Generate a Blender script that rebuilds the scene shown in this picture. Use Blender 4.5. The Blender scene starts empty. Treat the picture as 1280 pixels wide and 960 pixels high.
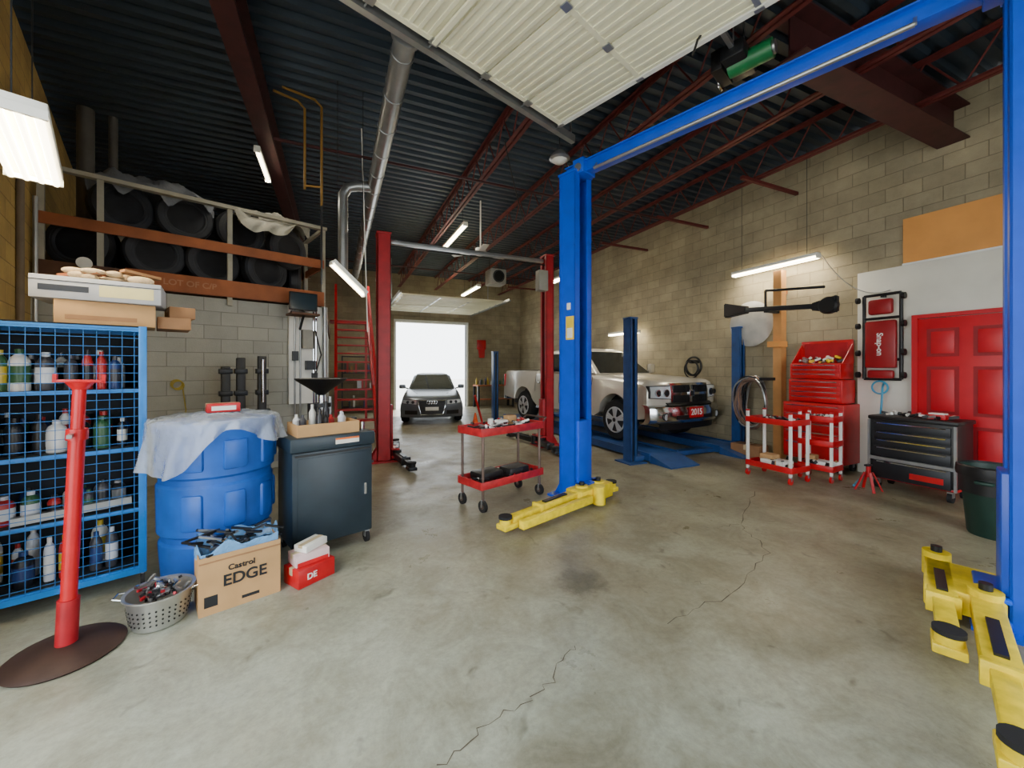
import bpy,bmesh,math,random
from mathutils import Vector,Matrix
random.seed(7)
R=math.radians
sc=bpy.context.scene
def lin(c):
    o=[]
    for v in c:
        v=v/255.0
        o.append(v/12.92 if v<=.04045 else ((v+.055)/1.055)**2.4)
    return o
MC={}
def M(name,col,rough=.5,metal=0.,var=.12,scale=6.,bump=0.,emis=0.,alpha=1.,spec=.5,trans=0.):
    if name in MC: return MC[name]
    m=bpy.data.materials.new(name); m.use_nodes=True
    nt=m.node_tree; b=nt.nodes['Principled BSDF']
    c=lin(col)
    tc=nt.nodes.new('ShaderNodeTexCoord')
    n=nt.nodes.new('ShaderNodeTexNoise'); n.inputs['Scale'].default_value=scale; n.inputs['Detail'].default_value=5
    nt.links.new(tc.outputs['Object'],n.inputs['Vector'])
    r=nt.nodes.new('ShaderNodeValToRGB')
    r.color_ramp.elements[0].position=.3; r.color_ramp.elements[1].position=.7
    r.color_ramp.elements[0].color=[max(0,x*(1-var)) for x in c]+[1]
    r.color_ramp.elements[1].color=[min(1,x*(1+var)) for x in c]+[1]
    nt.links.new(n.outputs['Fac'],r.inputs['Fac'])
    nt.links.new(r.outputs['Color'],b.inputs['Base Color'])
    b.inputs['Roughness'].default_value=rough; b.inputs['Metallic'].default_value=metal
    b.inputs['Alpha'].default_value=alpha
    b.inputs['Transmission Weight'].default_value=trans
    b.inputs['Specular IOR Level'].default_value=spec
    if emis>0:
        b.inputs['Emission Color'].default_value=c+[1]; b.inputs['Emission Strength'].default_value=emis
    if bump>0:
        bp=nt.nodes.new('ShaderNodeBump'); bp.inputs['Strength'].default_value=bump; bp.inputs['Distance'].default_value=.02
        n2=nt.nodes.new('ShaderNodeTexNoise'); n2.inputs['Scale'].default_value=scale*5
        nt.links.new(tc.outputs['Object'],n2.inputs['Vector'])
        nt.links.new(n2.outputs['Fac'],bp.inputs['Height']); nt.links.new(bp.outputs['Normal'],b.inputs['Normal'])
    MC[name]=m; return m

def block_mat(name,c1,c2,mortar,bs=.6):
    m=bpy.data.materials.new(name); m.use_nodes=True; nt=m.node_tree; b=nt.nodes['Principled BSDF']
    L=nt.links.new
    tc=nt.nodes.new('ShaderNodeTexCoord'); sp=nt.nodes.new('ShaderNodeSeparateXYZ'); cb=nt.nodes.new('ShaderNodeCombineXYZ')
    L(tc.outputs['Object'],sp.inputs[0]); L(sp.outputs['X'],cb.inputs['X']); L(sp.outputs['Z'],cb.inputs['Y'])
    br=nt.nodes.new('ShaderNodeTexBrick'); br.inputs['Scale'].default_value=1
    br.inputs['Brick Width'].default_value=.4; br.inputs['Row Height'].default_value=.2
    br.inputs['Mortar Size'].default_value=.006; br.inputs['Mortar Smooth'].default_value=.4; br.inputs['Bias'].default_value=0
    br.inputs['Color1'].default_value=lin(c1)+[1]; br.inputs['Color2'].default_value=lin(c2)+[1]; br.inputs['Mortar'].default_value=lin(mortar)+[1]
    L(cb.outputs[0],br.inputs['Vector'])
    n=nt.nodes.new('ShaderNodeTexNoise'); n.inputs['Scale'].default_value=1.2; n.inputs['Detail'].default_value=8; n.inputs['Roughness'].default_value=.7
    L(tc.outputs['Object'],n.inputs['Vector'])
    mr=nt.nodes.new('ShaderNodeMapRange'); mr.inputs[1].default_value=.3; mr.inputs[2].default_value=.7; mr.inputs[3].default_value=bs; mr.inputs[4].default_value=1.1
    L(n.outputs['Fac'],mr.inputs[0])
    mx=nt.nodes.new('ShaderNodeMix'); mx.data_type='RGBA'; mx.blend_type='MULTIPLY'; mx.inputs[0].default_value=1
    L(br.outputs['Color'],mx.inputs[6]); L(mr.outputs[0],mx.inputs[7]); L(mx.outputs[2],b.inputs['Base Color'])
    n2=nt.nodes.new('ShaderNodeTexNoise'); n2.inputs['Scale'].default_value=60; L(tc.outputs['Object'],n2.inputs['Vector'])
    ma=nt.nodes.new('ShaderNodeMath'); ma.operation='MULTIPLY_ADD'; ma.inputs[1].default_value=-1.; L(br.outputs['Fac'],ma.inputs[0])
    ms=nt.nodes.new('ShaderNodeMath'); ms.operation='MULTIPLY'; ms.inputs[1].default_value=.35; L(n2.outputs['Fac'],ms.inputs[0]); L(ms.outputs[0],ma.inputs[2])
    bp=nt.nodes.new('ShaderNodeBump'); bp.inputs['Strength'].default_value=.55; bp.inputs['Distance'].default_value=.012
    L(ma.outputs[0],bp.inputs['Height']); L(bp.outputs['Normal'],b.inputs['Normal'])
    b.inputs['Roughness'].default_value=.85
    return m

def floor_mat():
    m=bpy.data.materials.new('concrete_floor'); m.use_nodes=True; nt=m.node_tree; b=nt.nodes['Principled BSDF']; L=nt.links.new
    tc=nt.nodes.new('ShaderNodeTexCoord')
    def noise(s,d=6,r=.6,dist=0.):
        n=nt.nodes.new('ShaderNodeTexNoise'); n.inputs['Scale'].default_value=s; n.inputs['Detail'].default_value=d
        n.inputs['Roughness'].default_value=r; n.inputs['Distortion'].default_value=dist; L(tc.outputs['Object'],n.inputs['Vector']); return n
    def ramp(src,p0,c0,p1,c1):
        r=nt.nodes.new('ShaderNodeValToRGB'); e=r.color_ramp.elements
        e[0].position=p0; e[1].position=p1; e[0].color=list(c0)+[1]; e[1].color=list(c1)+[1]; L(src,r.inputs['Fac']); return r.outputs[0]
    def mul(a,bb,f=1.):
        x=nt.nodes.new('ShaderNodeMix'); x.data_type='RGBA'; x.blend_type='MULTIPLY'; x.inputs[0].default_value=f
        L(a,x.inputs[6]); L(bb,x.inputs[7]); return x.outputs[2]
    def math_(op,a,v):
        x=nt.nodes.new('ShaderNodeMath'); x.operation=op; L(a,x.inputs[0])
        if isinstance(v,(int,float)): x.inputs[1].default_value=v
        else: L(v,x.inputs[1])
        return x.outputs[0]
    base=ramp(noise(.6,8,.65,.5).outputs['Fac'],.36,lin((146,144,126)),.62,lin((172,179,165)))
    mid=ramp(noise(2.6,9,.72,.8).outputs['Fac'],.34,(.70,.68,.64),.58,(1,1,1))
    fine=ramp(noise(26,6,.75).outputs['Fac'],.32,(.78,.78,.77),.6,(1,1,1))
    spots=ramp(noise(5.2,3,.5,1.).outputs['Fac'],.22,(.35,.33,.3),.35,(1,1,1))
    o=mul(base,mid); o=mul(o,fine); o=mul(o,spots,.75)
    # browner toward the truck bays
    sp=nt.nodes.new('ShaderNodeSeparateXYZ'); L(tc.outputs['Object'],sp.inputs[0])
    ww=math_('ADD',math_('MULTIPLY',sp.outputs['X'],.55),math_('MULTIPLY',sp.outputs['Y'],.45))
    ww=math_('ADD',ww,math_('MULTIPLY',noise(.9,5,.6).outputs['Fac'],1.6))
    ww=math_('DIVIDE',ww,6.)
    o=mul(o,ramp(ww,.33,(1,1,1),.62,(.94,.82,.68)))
    # oil stains
    for (x,y,r,k) in((1.64,2.44,.22,.6),(2.6,3.0,.5,.85),(.9,3.6,.4,.87),(3.6,5.2,.6,.78),(1.3,6.0,.7,.82),(-.1,2.9,.45,.87),(.95,1.35,.3,.85)):
        vs=nt.nodes.new('ShaderNodeVectorMath'); vs.operation='DISTANCE'; L(tc.outputs['Object'],vs.inputs[0]); vs.inputs[1].default_value=(x,y,0)
        dd=math_('ADD',math_('DIVIDE',vs.outputs['Value'],r),math_('MULTIPLY',math_('SUBTRACT',noise(7,5,.7).outputs['Fac'],.5),1.3))
        o=mul(o,ramp(dd,.55,(k,k*.98,k*.95),1.05,(1,1,1)))
    L(o,b.inputs['Base Color'])
    rr=nt.nodes.new('ShaderNodeMapRange'); rr.inputs[1].default_value=.3; rr.inputs[2].default_value=.7; rr.inputs[3].default_value=.24; rr.inputs[4].default_value=.55
    L(noise(2.,6,.7).outputs['Fac'],rr.inputs[0]); L(rr.outputs[0],b.inputs['Roughness'])
    bp=nt.nodes.new('ShaderNodeBump'); bp.inputs['Strength'].default_value=.14; bp.inputs['Distance'].default_value=.01
    L(noise(18,6,.7).outputs['Fac'],bp.inputs['Height']); L(bp.outputs['Normal'],b.inputs['Normal'])
    return m

class O:
    def __init__(s,name,loc=(0,0,0),rz=0.):
        s.name=name; s.loc=loc; s.rz=rz; s.V=[];s.F=[];s.MI=[];s.mats=[];s.T=Matrix.Identity(4)
    def mi(s,m):
        if m not in s.mats: s.mats.append(m)
        return s.mats.index(m)
    def add(s,V,F,m):
        k=len(s.V); i=s.mi(m)
        s.V+= [s.T@Vector(v) for v in V]
        for f in F: s.F.append([k+j for j in f]); s.MI.append(i)
    def addbm(s,bm,m):
        bm.verts.index_update()
        s.add([v.co.copy() for v in bm.verts],[[v.index for v in f.verts] for f in bm.faces],m); bm.free()
    def box(s,c,d,m,bev=0.,rot=None,seg=2):
        bm=bmesh.new(); bmesh.ops.create_cube(bm,size=1)
        for v in bm.verts: v.co=Vector((v.co.x*d[0],v.co.y*d[1],v.co.z*d[2]))
        if bev>0: bmesh.ops.bevel(bm,geom=bm.edges[:],offset=min(bev,min(d)*.45),segments=seg,affect='EDGES',profile=.5)
        for v in bm.verts: v.co=Vector(c)+v.co
        s.addbm(bm,m)
    def bx(s,x0,x1,y0,y1,z0,z1,m,bev=0.):
        s.box(((x0+x1)/2,(y0+y1)/2,(z0+z1)/2),(abs(x1-x0),abs(y1-y0),abs(z1-z0)),m,bev)
    def cyl(s,p1,p2,r,m,r2=None,seg=16,cap=True):
        p1=Vector(p1);p2=Vector(p2); r2=r if r2 is None else r2
        d=(p2-p1).normalized(); u=d.orthogonal().normalized(); w=d.cross(u)
        V=[];F=[]
        for p,rr in((p1,r),(p2,r2)):
            for i in range(seg):
                t=2*math.pi*i/seg; V.append(p+(u*math.cos(t)+w*math.sin(t))*rr)
        for i in range(seg): F.append([i,(i+1)%seg,seg+(i+1)%seg,seg+i])
        if cap: F.append(list(range(seg))[::-1]); F.append(list(range(seg,2*seg)))
        s.add(V,F,m)
    def bar(s,p1,p2,w,h,m,bev=0.):
        p1=Vector(p1);p2=Vector(p2); d=p2-p1; L=d.length; x=d.normalized()
        up=Vector((0,0,1))
        if abs(x.z)>.99: up=Vector((0,1,0))
        y=up.cross(x).normalized(); z=x.cross(y)
        T0=s.T; X=Matrix((x,y,z)).transposed().to_4x4(); X.translation=(p1+p2)/2
        s.T=T0@X; s.box((0,0,0),(L,w,h),m,bev); s.T=T0
    def tube(s,P,r,m,seg=8,closed=False):
        P=[Vector(p) for p in P]; n=len(P); V=[];F=[]; u=None
        for i,p in enumerate(P):
            a=P[(i-1)%n] if (i>0 or closed) else p; b=P[(i+1)%n] if (i<n-1 or closed) else p
            d=(b-a).normalized()
            if u is None: u=d.orthogonal().normalized()
            else: u=(u-d*u.dot(d)).normalized()
            w=d.cross(u)
            for j in range(seg):
                t=2*math.pi*j/seg; V.append(p+(u*math.cos(t)+w*math.sin(t))*r)
        for i in range(n if closed else n-1):
            for j in range(seg):
                a=i*seg;b=((i+1)%n)*seg; F.append([a+j,a+(j+1)%seg,b+(j+1)%seg,b+j])
        if not closed: F.append(list(range(seg))[::-1]); F.append([(n-1)*seg+j for j in range(seg)])
        s.add(V,F,m)
    def lathe(s,prof,c,m,seg=28,axis='z'):
        V=[];F=[];c=Vector(c); n=len(prof)
        for r,z in prof:
            for i in range(seg):
                t=2*math.pi*i/seg; a,b=r*math.cos(t),r*math.sin(t)
                V.append(c+(Vector((a,b,z)) if axis=='z' else Vector((b,z,a)) if axis=='y' else Vector((z,a,b))))
        for k in range(n-1):
            for i in range(seg): F.append([k*seg+i,k*seg+(i+1)%seg,(k+1)*seg+(i+1)%seg,(k+1)*seg+i])
        if prof[0][0]>1e-4: F.append(list(range(seg))[::-1])
        if prof[-1][0]>1e-4: F.append([(n-1)*seg+i for i in range(seg)])
        s.add(V,F,m)
    def prism(s,prof,y0,y1,m):
        n=len(prof); V=[(x,y0,z) for x,z in prof]+[(x,y1,z) for x,z in prof]
        s.add(V,[list(range(n)),list(range(n,2*n))[::-1]]+[[i,n+i,n+(i+1)%n,(i+1)%n] for i in range(n)],m)
    def hexa(s,b4,t4,m,bev=0.,seg=2):
        bm=bmesh.new(); V=[bm.verts.new(v) for v in list(b4)+list(t4)]
        for f in([0,3,2,1],[4,5,6,7],[0,1,5,4],[1,2,6,5],[2,3,7,6],[3,0,4,7]): bm.faces.new([V[i] for i in f])
        if bev>0: bmesh.ops.bevel(bm,geom=bm.edges[:],offset=bev,segments=seg,affect='EDGES')
        s.addbm(bm,m)
    def patch(s,c,uv,off,m):
        c=[Vector(x) for x in c]
        n=(c[1]-c[0]).cross(c[3]-c[0]).normalized()
        V=[]
        for u,v in uv:
            a=c[0].lerp(c[1],u);b=c[3].lerp(c[2],u);V.append(a.lerp(b,v)+n*off)
        k=len(V); V2=[v-n*.012 for v in V]
        s.add(V+V2,[list(range(k))]+[[i,i+k,(i+1)%k+k,(i+1)%k] for i in range(k)],m)
    def torus(s,c,R1,r,m,axis='z',seg=28,sg=8):
        P=[]
        for i in range(seg):
            t=2*math.pi*i/seg;a,b=R1*math.cos(t),R1*math.sin(t)
            P.append(Vector(c)+(Vector((a,b,0)) if axis=='z' else Vector((a,0,b)) if axis=='y' else Vector((0,a,b))))
        s.tube(P,r,m,seg=sg,closed=True)
    def sph(s,c,r,m,sc3=(1,1,1),seg=16):
        bm=bmesh.new(); bmesh.ops.create_uvsphere(bm,u_segments=seg,v_segments=seg//2+2,radius=r)
        for v in bm.verts: v.co=Vector((v.co.x*sc3[0],v.co.y*sc3[1],v.co.z*sc3[2]))+Vector(c)
        s.addbm(bm,m)
    def text(s,t,size,pos,n,m,up=(0,0,1)):
        cu=bpy.data.curves.new('t','FONT'); cu.body=t; cu.size=size; cu.align_x='CENTER'; cu.align_y='CENTER'; cu.extrude=.002; cu.offset=size*.02
        ob=bpy.data.objects.new('t',cu); sc.collection.objects.link(ob)
        dg=bpy.context.evaluated_depsgraph_get(); me=ob.evaluated_get(dg).to_mesh()
        n=Vector(n).normalized(); up=Vector(up); r=up.cross(n).normalized(); up=n.cross(r)
        X=Matrix((r,up,n)).transposed().to_4x4(); X.translation=pos
        s.add([X@v.co for v in me.vertices],[list(p.vertices) for p in me.polygons],m)
        bpy.data.objects.remove(ob); bpy.data.curves.remove(cu)
    def shell(s,prof,ys,fn,m):
        bm=bmesh.new(); rows=[]
        for y in ys: rows.append([bm.verts.new(fn(Vector((x,y,z)))) for x,z in prof])
        n=len(prof)
        for a,b in zip(rows[:-1],rows[1:]):
            for i in range(n): bm.faces.new([a[i],b[i],b[(i+1)%n],a[(i+1)%n]])
        f=[bm.faces.new(rows[0]),bm.faces.new(rows[-1][::-1])]
        bmesh.ops.triangulate(bm,faces=f); bmesh.ops.recalc_face_normals(bm,faces=bm.faces[:])
        s.addbm(bm,m)
    def nose(s,y0,y1,pts,crv,off,m,n=8,th=.03):
        V=[];F=[]; k=len(pts)
        for i in range(n+1):
            t=i/n; y=y0+(y1-y0)*t
            for x,z in pts: V.append((x+crv(y)+off,y,z(t) if callable(z) else z))
            for x,z in pts[::-1]: V.append((x+crv(y)+off-th,y,z(t) if callable(z) else z))
        k2=2*k
        for i in range(n):
            for j in range(k2): F.append([i*k2+j,i*k2+(j+1)%k2,(i+1)*k2+(j+1)%k2,(i+1)*k2+j])
        F.append(list(range(k2))[::-1]); F.append([n*k2+j for j in range(k2)])
        s.add(V,F,m)
    def done(s,ang=32,parent=None):
        me=bpy.data.meshes.new(s.name); me.from_pydata([tuple(v) for v in s.V],[],s.F)
        for m in s.mats: me.materials.append(m)
        me.polygons.foreach_set('material_index',s.MI)
        me.polygons.foreach_set('use_smooth',[True]*len(me.polygons))
        me.update(); me.set_sharp_from_angle(angle=R(ang))
        ob=bpy.data.objects.new(s.name,me); sc.collection.objects.link(ob)
        ob.location=s.loc; ob.rotation_euler=(0,0,s.rz)
        if parent: ob.parent=parent
        return ob

# bay axes: the near bay is turned 18.8 deg against the main hall
BZ=R(18.8); Bv=Vector((math.cos(BZ),math.sin(BZ),0)); Av=Vector((-math.sin(BZ),math.cos(BZ),0))
def AB(a,b,z=0): return Bv*b+Av*a+Vector((0,0,z))
def CW(X,d,z=0):  # survey frame -> hall frame
    return Vector((.912*X+.41*d,-.41*X+.912*d,z))

# ---------- materials
BLUE=M('lift_blue_paint',(6,78,210),.35,0,.08)
BLUE2=M('dark_blue_paint',(34,72,128),.4,0,.2)
CAGE=M('cage_blue',(16,116,200),.4,0,.15)
RED=M('red_paint',(192,16,28),.35,0,.15)
DRED=M('lift_red_paint',(168,20,34),.42,0,.2)
RUST=M('joist_red_oxide',(98,36,34),.6,0,.25)
IBE=M('beam_dark_red',(66,28,30),.6,0,.25)
YEL=M('yellow_paint',(240,210,20),.4,0,.18,scale=14)
BLK=M('black_plastic',(18,18,20),.45)
DK=M('dark_metal',(40,42,46),.4,.4)
RUB=M('rubber',(26,26,28),.8,0,.2)
CHR=M('chrome',(215,218,222),.12,1.,.02)
STL=M('galvanised_steel',(165,168,170),.35,.8,.12)
WHT=M('white_paint',(232,232,226),.5,0,.05)
SILV=M('grey_car_paint',(112,119,128),.28,.55,.03)
PEWT=M('silver_truck_paint',(204,199,187),.25,.3,.03)
WSP=M('alloy_wheel_silver',(190,192,195),.3,.2,.03)
GLS=M('car_glass',(22,28,32),.05,0,.05,spec=.8)
WOOD=M('timber',(158,92,56),.7,0,.25,scale=3)
PLY=M('plywood',(224,156,82),.7,0,.12,scale=2)
CARD=M('cardboard',(186,146,98),.8,0,.1)
DECK=M('roof_deck_paint',(48,60,72),.5,.2,.25,scale=1.5)
TUBE=M('lamp_tube',(255,240,205),.4,emis=12.)
LAMPW=M('headlamp_lens',(205,212,218),.1,.3,.05)

# ---------- camera
cam=bpy.data.cameras.new('camera'); co=bpy.data.objects.new('camera',cam); sc.collection.objects.link(co)
co.location=(0,0,1.58); co.rotation_euler=(R(90),0,R(-24.2)); cam.sensor_width=36; cam.lens=490/1280*36; cam.shift_y=-20/1280; cam.clip_start=.05
sc.camera=co

# ---------- shell
BW=block_mat('block_wall_beige',(178,166,136),(163,152,125),(142,131,107))
BW2=block_mat('block_wall_grey',(176,176,166),(164,164,156),(140,140,132),.8)
BW3=block_mat('block_wall_yellow',(204,172,100),(188,158,92),(150,124,76))
CH=5.2
HX=7.35; FY=15.5
w=O('wall_right',(HX+.1,0,0),R(90)); w.bx(-2.2,FY+.2,-.1,.1,0,CH,BW); w.done()
w=O('wall_far',(0,FY+.1,0)); w.bx(-4.7,2.1,-.1,.1,0,CH,BW); w.bx(4.9,HX,-.1,.1,0,CH,BW); w.bx(2.1,4.9,-.1,.1,3.35,CH,BW); w.done()
w=O('wall_rear',(0,-2.1,0)); w.bx(-.4,1.6,-.1,.1,0,CH,BW); w.bx(5.2,HX,-.1,.1,0,CH,BW); w.bx(1.6,5.2,-.1,.1,3.6,CH,BW); w.done()  # unseen bay opening added in this wall as daylight fill for the foreground
w=O('wall_front',tuple(AB(0,-1.08)),BZ+R(90)); w.bx(-1.75,-.25,-.1,.1,0,CH,BW3); w.bx(3.0,11.2,-.1,.1,0,CH,BW3); w.bx(-.25,3.0,-.1,.1,4.0,CH,BW3); w.done()
w=O('wall_left',(-4.6,0,0),R(90)); w.bx(10.1,FY+.1,-.1,.1,0,CH,BW2); w.done()
w=O('wall_partition',tuple(AB(7.2,0)),BZ); w.bx(-.98,2.2,-.08,.08,0,2.6,BW2); w.done()
w=O('wall_partition_side',(-.3,0,0),R(90)); w.bx(7.55,FY,-.08,.08,0,2.6,BW2); w.done()
def clip(ob):
    bm=bmesh.new(); bm.from_mesh(ob.data)
    bmesh.ops.bisect_plane(bm,geom=bm.verts[:]+bm.edges[:]+bm.faces[:],plane_co=AB(0,-1.18),plane_no=-Bv,clear_outer=True)
    bm.to_mesh(ob.data); bm.free()
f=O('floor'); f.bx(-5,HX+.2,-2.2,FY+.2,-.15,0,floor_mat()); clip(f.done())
g=O('ground_outside'); g.bx(-40,40,-40,60,-.35,-.16,M('pale_paving',(196,194,188),.9,0,.1,scale=1,bump=.3)); g.done()
d=O('ceiling'); P=.19; y=-2.2; prof=[]
while y<FY+.2:
    prof+=[(y,CH),(y+.07,CH),(y+.095,CH+.06),(y+.165,CH+.06)]; y+=P
V=[];F=[]
for x in(-5.0,HX+.2): V+=[(x,a,b) for a,b in prof]
n=len(prof)
for i in range(n-1): F.append([i,i+1,n+i+1,n+i])
d.add(V,F,DECK); d.bx(-5,HX+.2,-2.2,FY+.2,CH+.08,CH+.2,DECK); clip(d.done(20))
def joist(x,y0=-1.9,y1=FY-.05,zb=4.68):
    j=O('roof_joist'); tz=CH-.02
    for z in(zb,tz):
        for s in(-1,1): j.bx(x+s*.012,x+s*.06,y0,y1,z-.008,z,RUST); j.bx(x+s*.008,x+s*.016,y0,y1,z-.008,z+.045 if z==zb else z-.05,RUST)
    y=y0+.2; up=False
    while y<y1-.35:
        j.cyl((x,y,zb if not up else tz-.02),(x,y+.3,tz-.02 if not up else zb),.011,RUST,seg=6); up=not up; y+=.3
    j.done()
for x in(2.2,3.6,5.0,6.3): joist(x)
def ibeam(name,p1,p2,h,wd,m):
    b=O(name); p1=Vector(p1);p2=Vector(p2)
    b.bar(p1+Vector((0,0,-h/2)),p2+Vector((0,0,-h/2)),.015,h,m)
    b.bar(p1,p2,wd,.02,m); b.bar(p1+Vector((0,0,-h)),p2+Vector((0,0,-h)),wd,.02,m); b.done()
ibeam('steel_beam',(-.9,1.0,CH-.02),(-.9,FY-.05,CH-.02),.42,.2,IBE)
ibeam('steel_beam',(3.9,2.3,4.93),(HX-.02,2.3,4.93),.42,.3,IBE)
b=O('joist_bridging')
for y in(4.2,6.0,7.8,11.5,13.5): b.bar((5.9,y,4.62),(HX-.01,y,4.62),.05,.05,RUST)
b.bar((-.75,6,4.6),(6.2,6,4.6),.03,.03,IBE); b.bar((-.75,12,4.6),(6.2,12,4.6),.03,.03,IBE); b.done()
d=O('ventilation_duct'); 
y=3.7
d.cyl((.56,3.5,4.48),(.56,13.5,4.48),.1,STL,seg=20,cap=True)
while y<13.4: d.cyl((.56,y,4.48),(.56,y+.03,4.48),.108,STL,seg=20); y+=.6
d.lathe([(.06,-.02),(.13,0),(.13,.05),(.1,.06)],(.56,3.46,4.48),STL,24,'y')
d.tube([(.5,6.6,4.45),(.3,6.6,4.43),(.17,6.6,4.38),(.1,6.6,4.25),(.1,6.6,4.1),(.1,6.6,3.05)],.075,STL,seg=16)
for yy in(3.8,5,8,11): d.bar((.56,yy,4.57),(.56,yy,CH-.01),.02,.003,STL)
d.done()
p=O('gas_pipe'); GP=M('pipe_ochre',(150,112,50),.5,.2)
a=CW(-2.75,5.2); b=CW(-2.55,5.25)
p.tube([a+Vector((-.35,-.1,5.1)),a+Vector((-.08,0,5.1)),a+Vector((0,0,5.02)),a+Vector((0,0,3.95))],.016,GP)
p.tube([b+Vector((-.45,-.1,5.15)),b+Vector((-.08,0,5.15)),b+Vector((0,0,5.07)),b+Vector((0,0,3.75))],.016,GP)
p.cyl(a+Vector((0,0,4.0)),b+Vector((0,0,4.0)),.014,GP); p.cyl(b+Vector((0,0,3.75)),b+Vector((0,0,2.7)),.012,DK); p.done()
p=O('wall_conduit',tuple(AB(6.4,-.95)),0); p.cyl((0,0,.0),(0,0,4.2),.03,M('conduit_brown',(120,104,84),.6)); p.cyl((.06,.1,0),(.06,.1,3.4),.02,STL); p.done()

# ---------- lighting fixtures
def fluor(name,c,dv,L,wd,nt,power,hang=True,col=(1,.93,.80),top=CH-.01):
    c=Vector(c); dv=Vector(dv).normalized(); dh=Vector((dv.x,dv.y,0)).normalized(); s=Vector((-dh.y,dh.x,0)); up=dv.cross(s); 
    if up.z<0: up=-up
    f=O(name)
    f.bar(c-dv*L/2+up*.05,c+dv*L/2+up*.05,wd,.05,WHT,.008)
    for k in range(nt):
        o=s*((k-(nt-1)/2)*wd/max(nt,1)) if nt>1 else s*0
        f.cyl(c-dv*(L/2-.02)+o-up*.006,c+dv*(L/2-.02)+o-up*.006,.018,TUBE,seg=10)
    for e in(-1,1): f.bar(c+dv*(e*(L/2-.01))-s*(wd/2)+up*.01,c+dv*(e*(L/2-.01))+s*(wd/2)+up*.01,.02,.05,WHT)
    if hang:
        for e in(-1,1): q=c+dv*(e*L*.38)+up*.06; f.cyl(q,(q.x,q.y,top),.004,DK,seg=5)
    ob=f.done()
    ld=bpy.data.lights.new(name+'_lamp','AREA'); ld.shape='RECTANGLE'; ld.size=L*.96; ld.size_y=max(wd*.8,.04); ld.energy=power; ld.color=col
    lo=bpy.data.objects.new('lamp',ld); sc.collection.objects.link(lo); lo.parent=ob
    X=Matrix((dv,up.cross(dv),up)).transposed().to_4x4(); X.translation=c+up*.014; lo.matrix_world=X
    return ob
fa=CW(-2.53,1.96,2.90); fb=CW(-3.36,2.76,2.90)
fluor('fluorescent_light',(fa+fb)/2,fb-fa,1.12,.27,4,66,col=(1,.88,.66))
fluor('fluorescent_light',(7.1,4.48,3.37),(0,1,0),1.5,.12,2,100,col=(1,.91,.74))
fluor('fluorescent_light',CW(-2.1,5.0,2.7),CW(.30,.25)+Vector((0,0,-.34)),.55,.1,1,16)
fluor('fluorescent_light',CW(-3.75,5.9,4.6),(0,1,0),1.0,.08,1,12)
fluor('fluorescent_light',(4.2,12.8,4.2),(0,1,0),1.8,.14,2,120)
fluor('fluorescent_light',(2.5,8.85,4.6),(0,1,0),1.8,.1,2,110)
fluor('fluorescent_light',(7.1,8.44,2.5),(0,1,0),1.2,.1,2,50,hang=False)
fluor('fluorescent_light',(4.9,7.9,3.7),(0,1,0),1.2,.14,2,140)
fluor('fluorescent_light',(1.2,12.0,4.3),(0,1,0),1.8,.14,2,90)  # added fixture, brightens the darker deep end of the hall

W=bpy.data.worlds.new('world'); sc.world=W; W.use_nodes=True; bg=W.node_tree.nodes['Background']
bg.inputs[0].default_value=(.90,.96,1,1); bg.inputs[1].default_value=6.3
sl=bpy.data.lights.new('sun','SUN'); sl.energy=9; sl.angle=R(1); sl.color=(1,.96,.88)
so=bpy.data.objects.new('sun',sl); sc.collection.objects.link(so); so.rotation_euler=Vector((.25,.75,1)).to_track_quat('Z','Y').to_euler(); so.location=(3,20,12)

# ---------- raised overhead doors
DW=M('door_panel_cream',(236,234,206),.5,0,.04)
def overhead(name,T,wd,ln,z,zt,sec=6):
    d=O(name); d.T=T
    sl=ln/sec
    for i in range(sec):
        d.bx(0+.0,wd,i*sl+.006,(i+1)*sl-.006,z,z+.045,DW,.004)
        k=6
        for j in range(k):
            yy=i*sl+.03+(sl-.06)*(j+.5)/k; d.bx(.04,wd-.04,yy-.014,yy+.014,z-.009,z,DW)
        for x in(.03,wd*.36,wd*.68,wd-.03): d.bx(x-.022,x+.022,i*sl+.012,(i+1)*sl-.012,z-.013,z,STL if x in(wd*.36,) else DW); d.bx(x-.035,x+.035,(i+1)*sl-.04,(i+1)*sl+.04 if i<sec-1 else (i+1)*sl,z-.024,z-.012,STL)
    d.bx(0,wd,ln-.05,ln+.0,z-.02,z+.05,WHT); d.bx(.02,wd-.02,ln*.5-.02,ln*.5+.02,z-.035,z-.008,DW)
    for x in(-.09,wd+.09):
        d.bx(x-.03,x+.03,-.35,ln+.35,z-.03,z-.024,STL); d.bx(x-.03,x-.024,-.35,ln+.35,z-.03,z+.06,STL); d.bx(x+.024,x+.03,-.35,ln+.35,z-.03,z+.03,STL)
        for yy in(ln*.5,ln+.3): d.bar((x,yy,z),(x,yy,zt-.01),.03,.004,STL)
        for i in range(sec+1):
            xe=.05 if x<0 else wd-.05; d.cyl((x,i*sl,z),(xe,i*sl,z-.012),.008,STL,seg=6); d.cyl((x-.01,i*sl,z),(x+.01,i*sl,z),.025,DK,seg=12)
    d.done()
T=Matrix((( Av.x,Bv.x,0,0),(Av.y,Bv.y,0,0),(0,0,1,0),(0,0,0,1)))
T.translation=AB(-.22,.1)
overhead('overhead_garage_door',T,3.15,3.4,4.38,CH,6)
T2=Matrix.Translation((1.75,11.7,0)); overhead('overhead_garage_door',T2,3.2,3.3,3.72,CH,6)
o=O('garage_door_opener',tuple(AB(1.25,4.1)),BZ)
o.bx(-.2,.2,-.1,.1,4.42,4.56,DK,.02); o.cyl((.0,-.28,4.45),(.0,.08,4.45),.085,M('motor_green',(30,120,70),.4),seg=20); o.cyl((0,-.3,4.45),(0,-.28,4.45),.06,STL)
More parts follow.
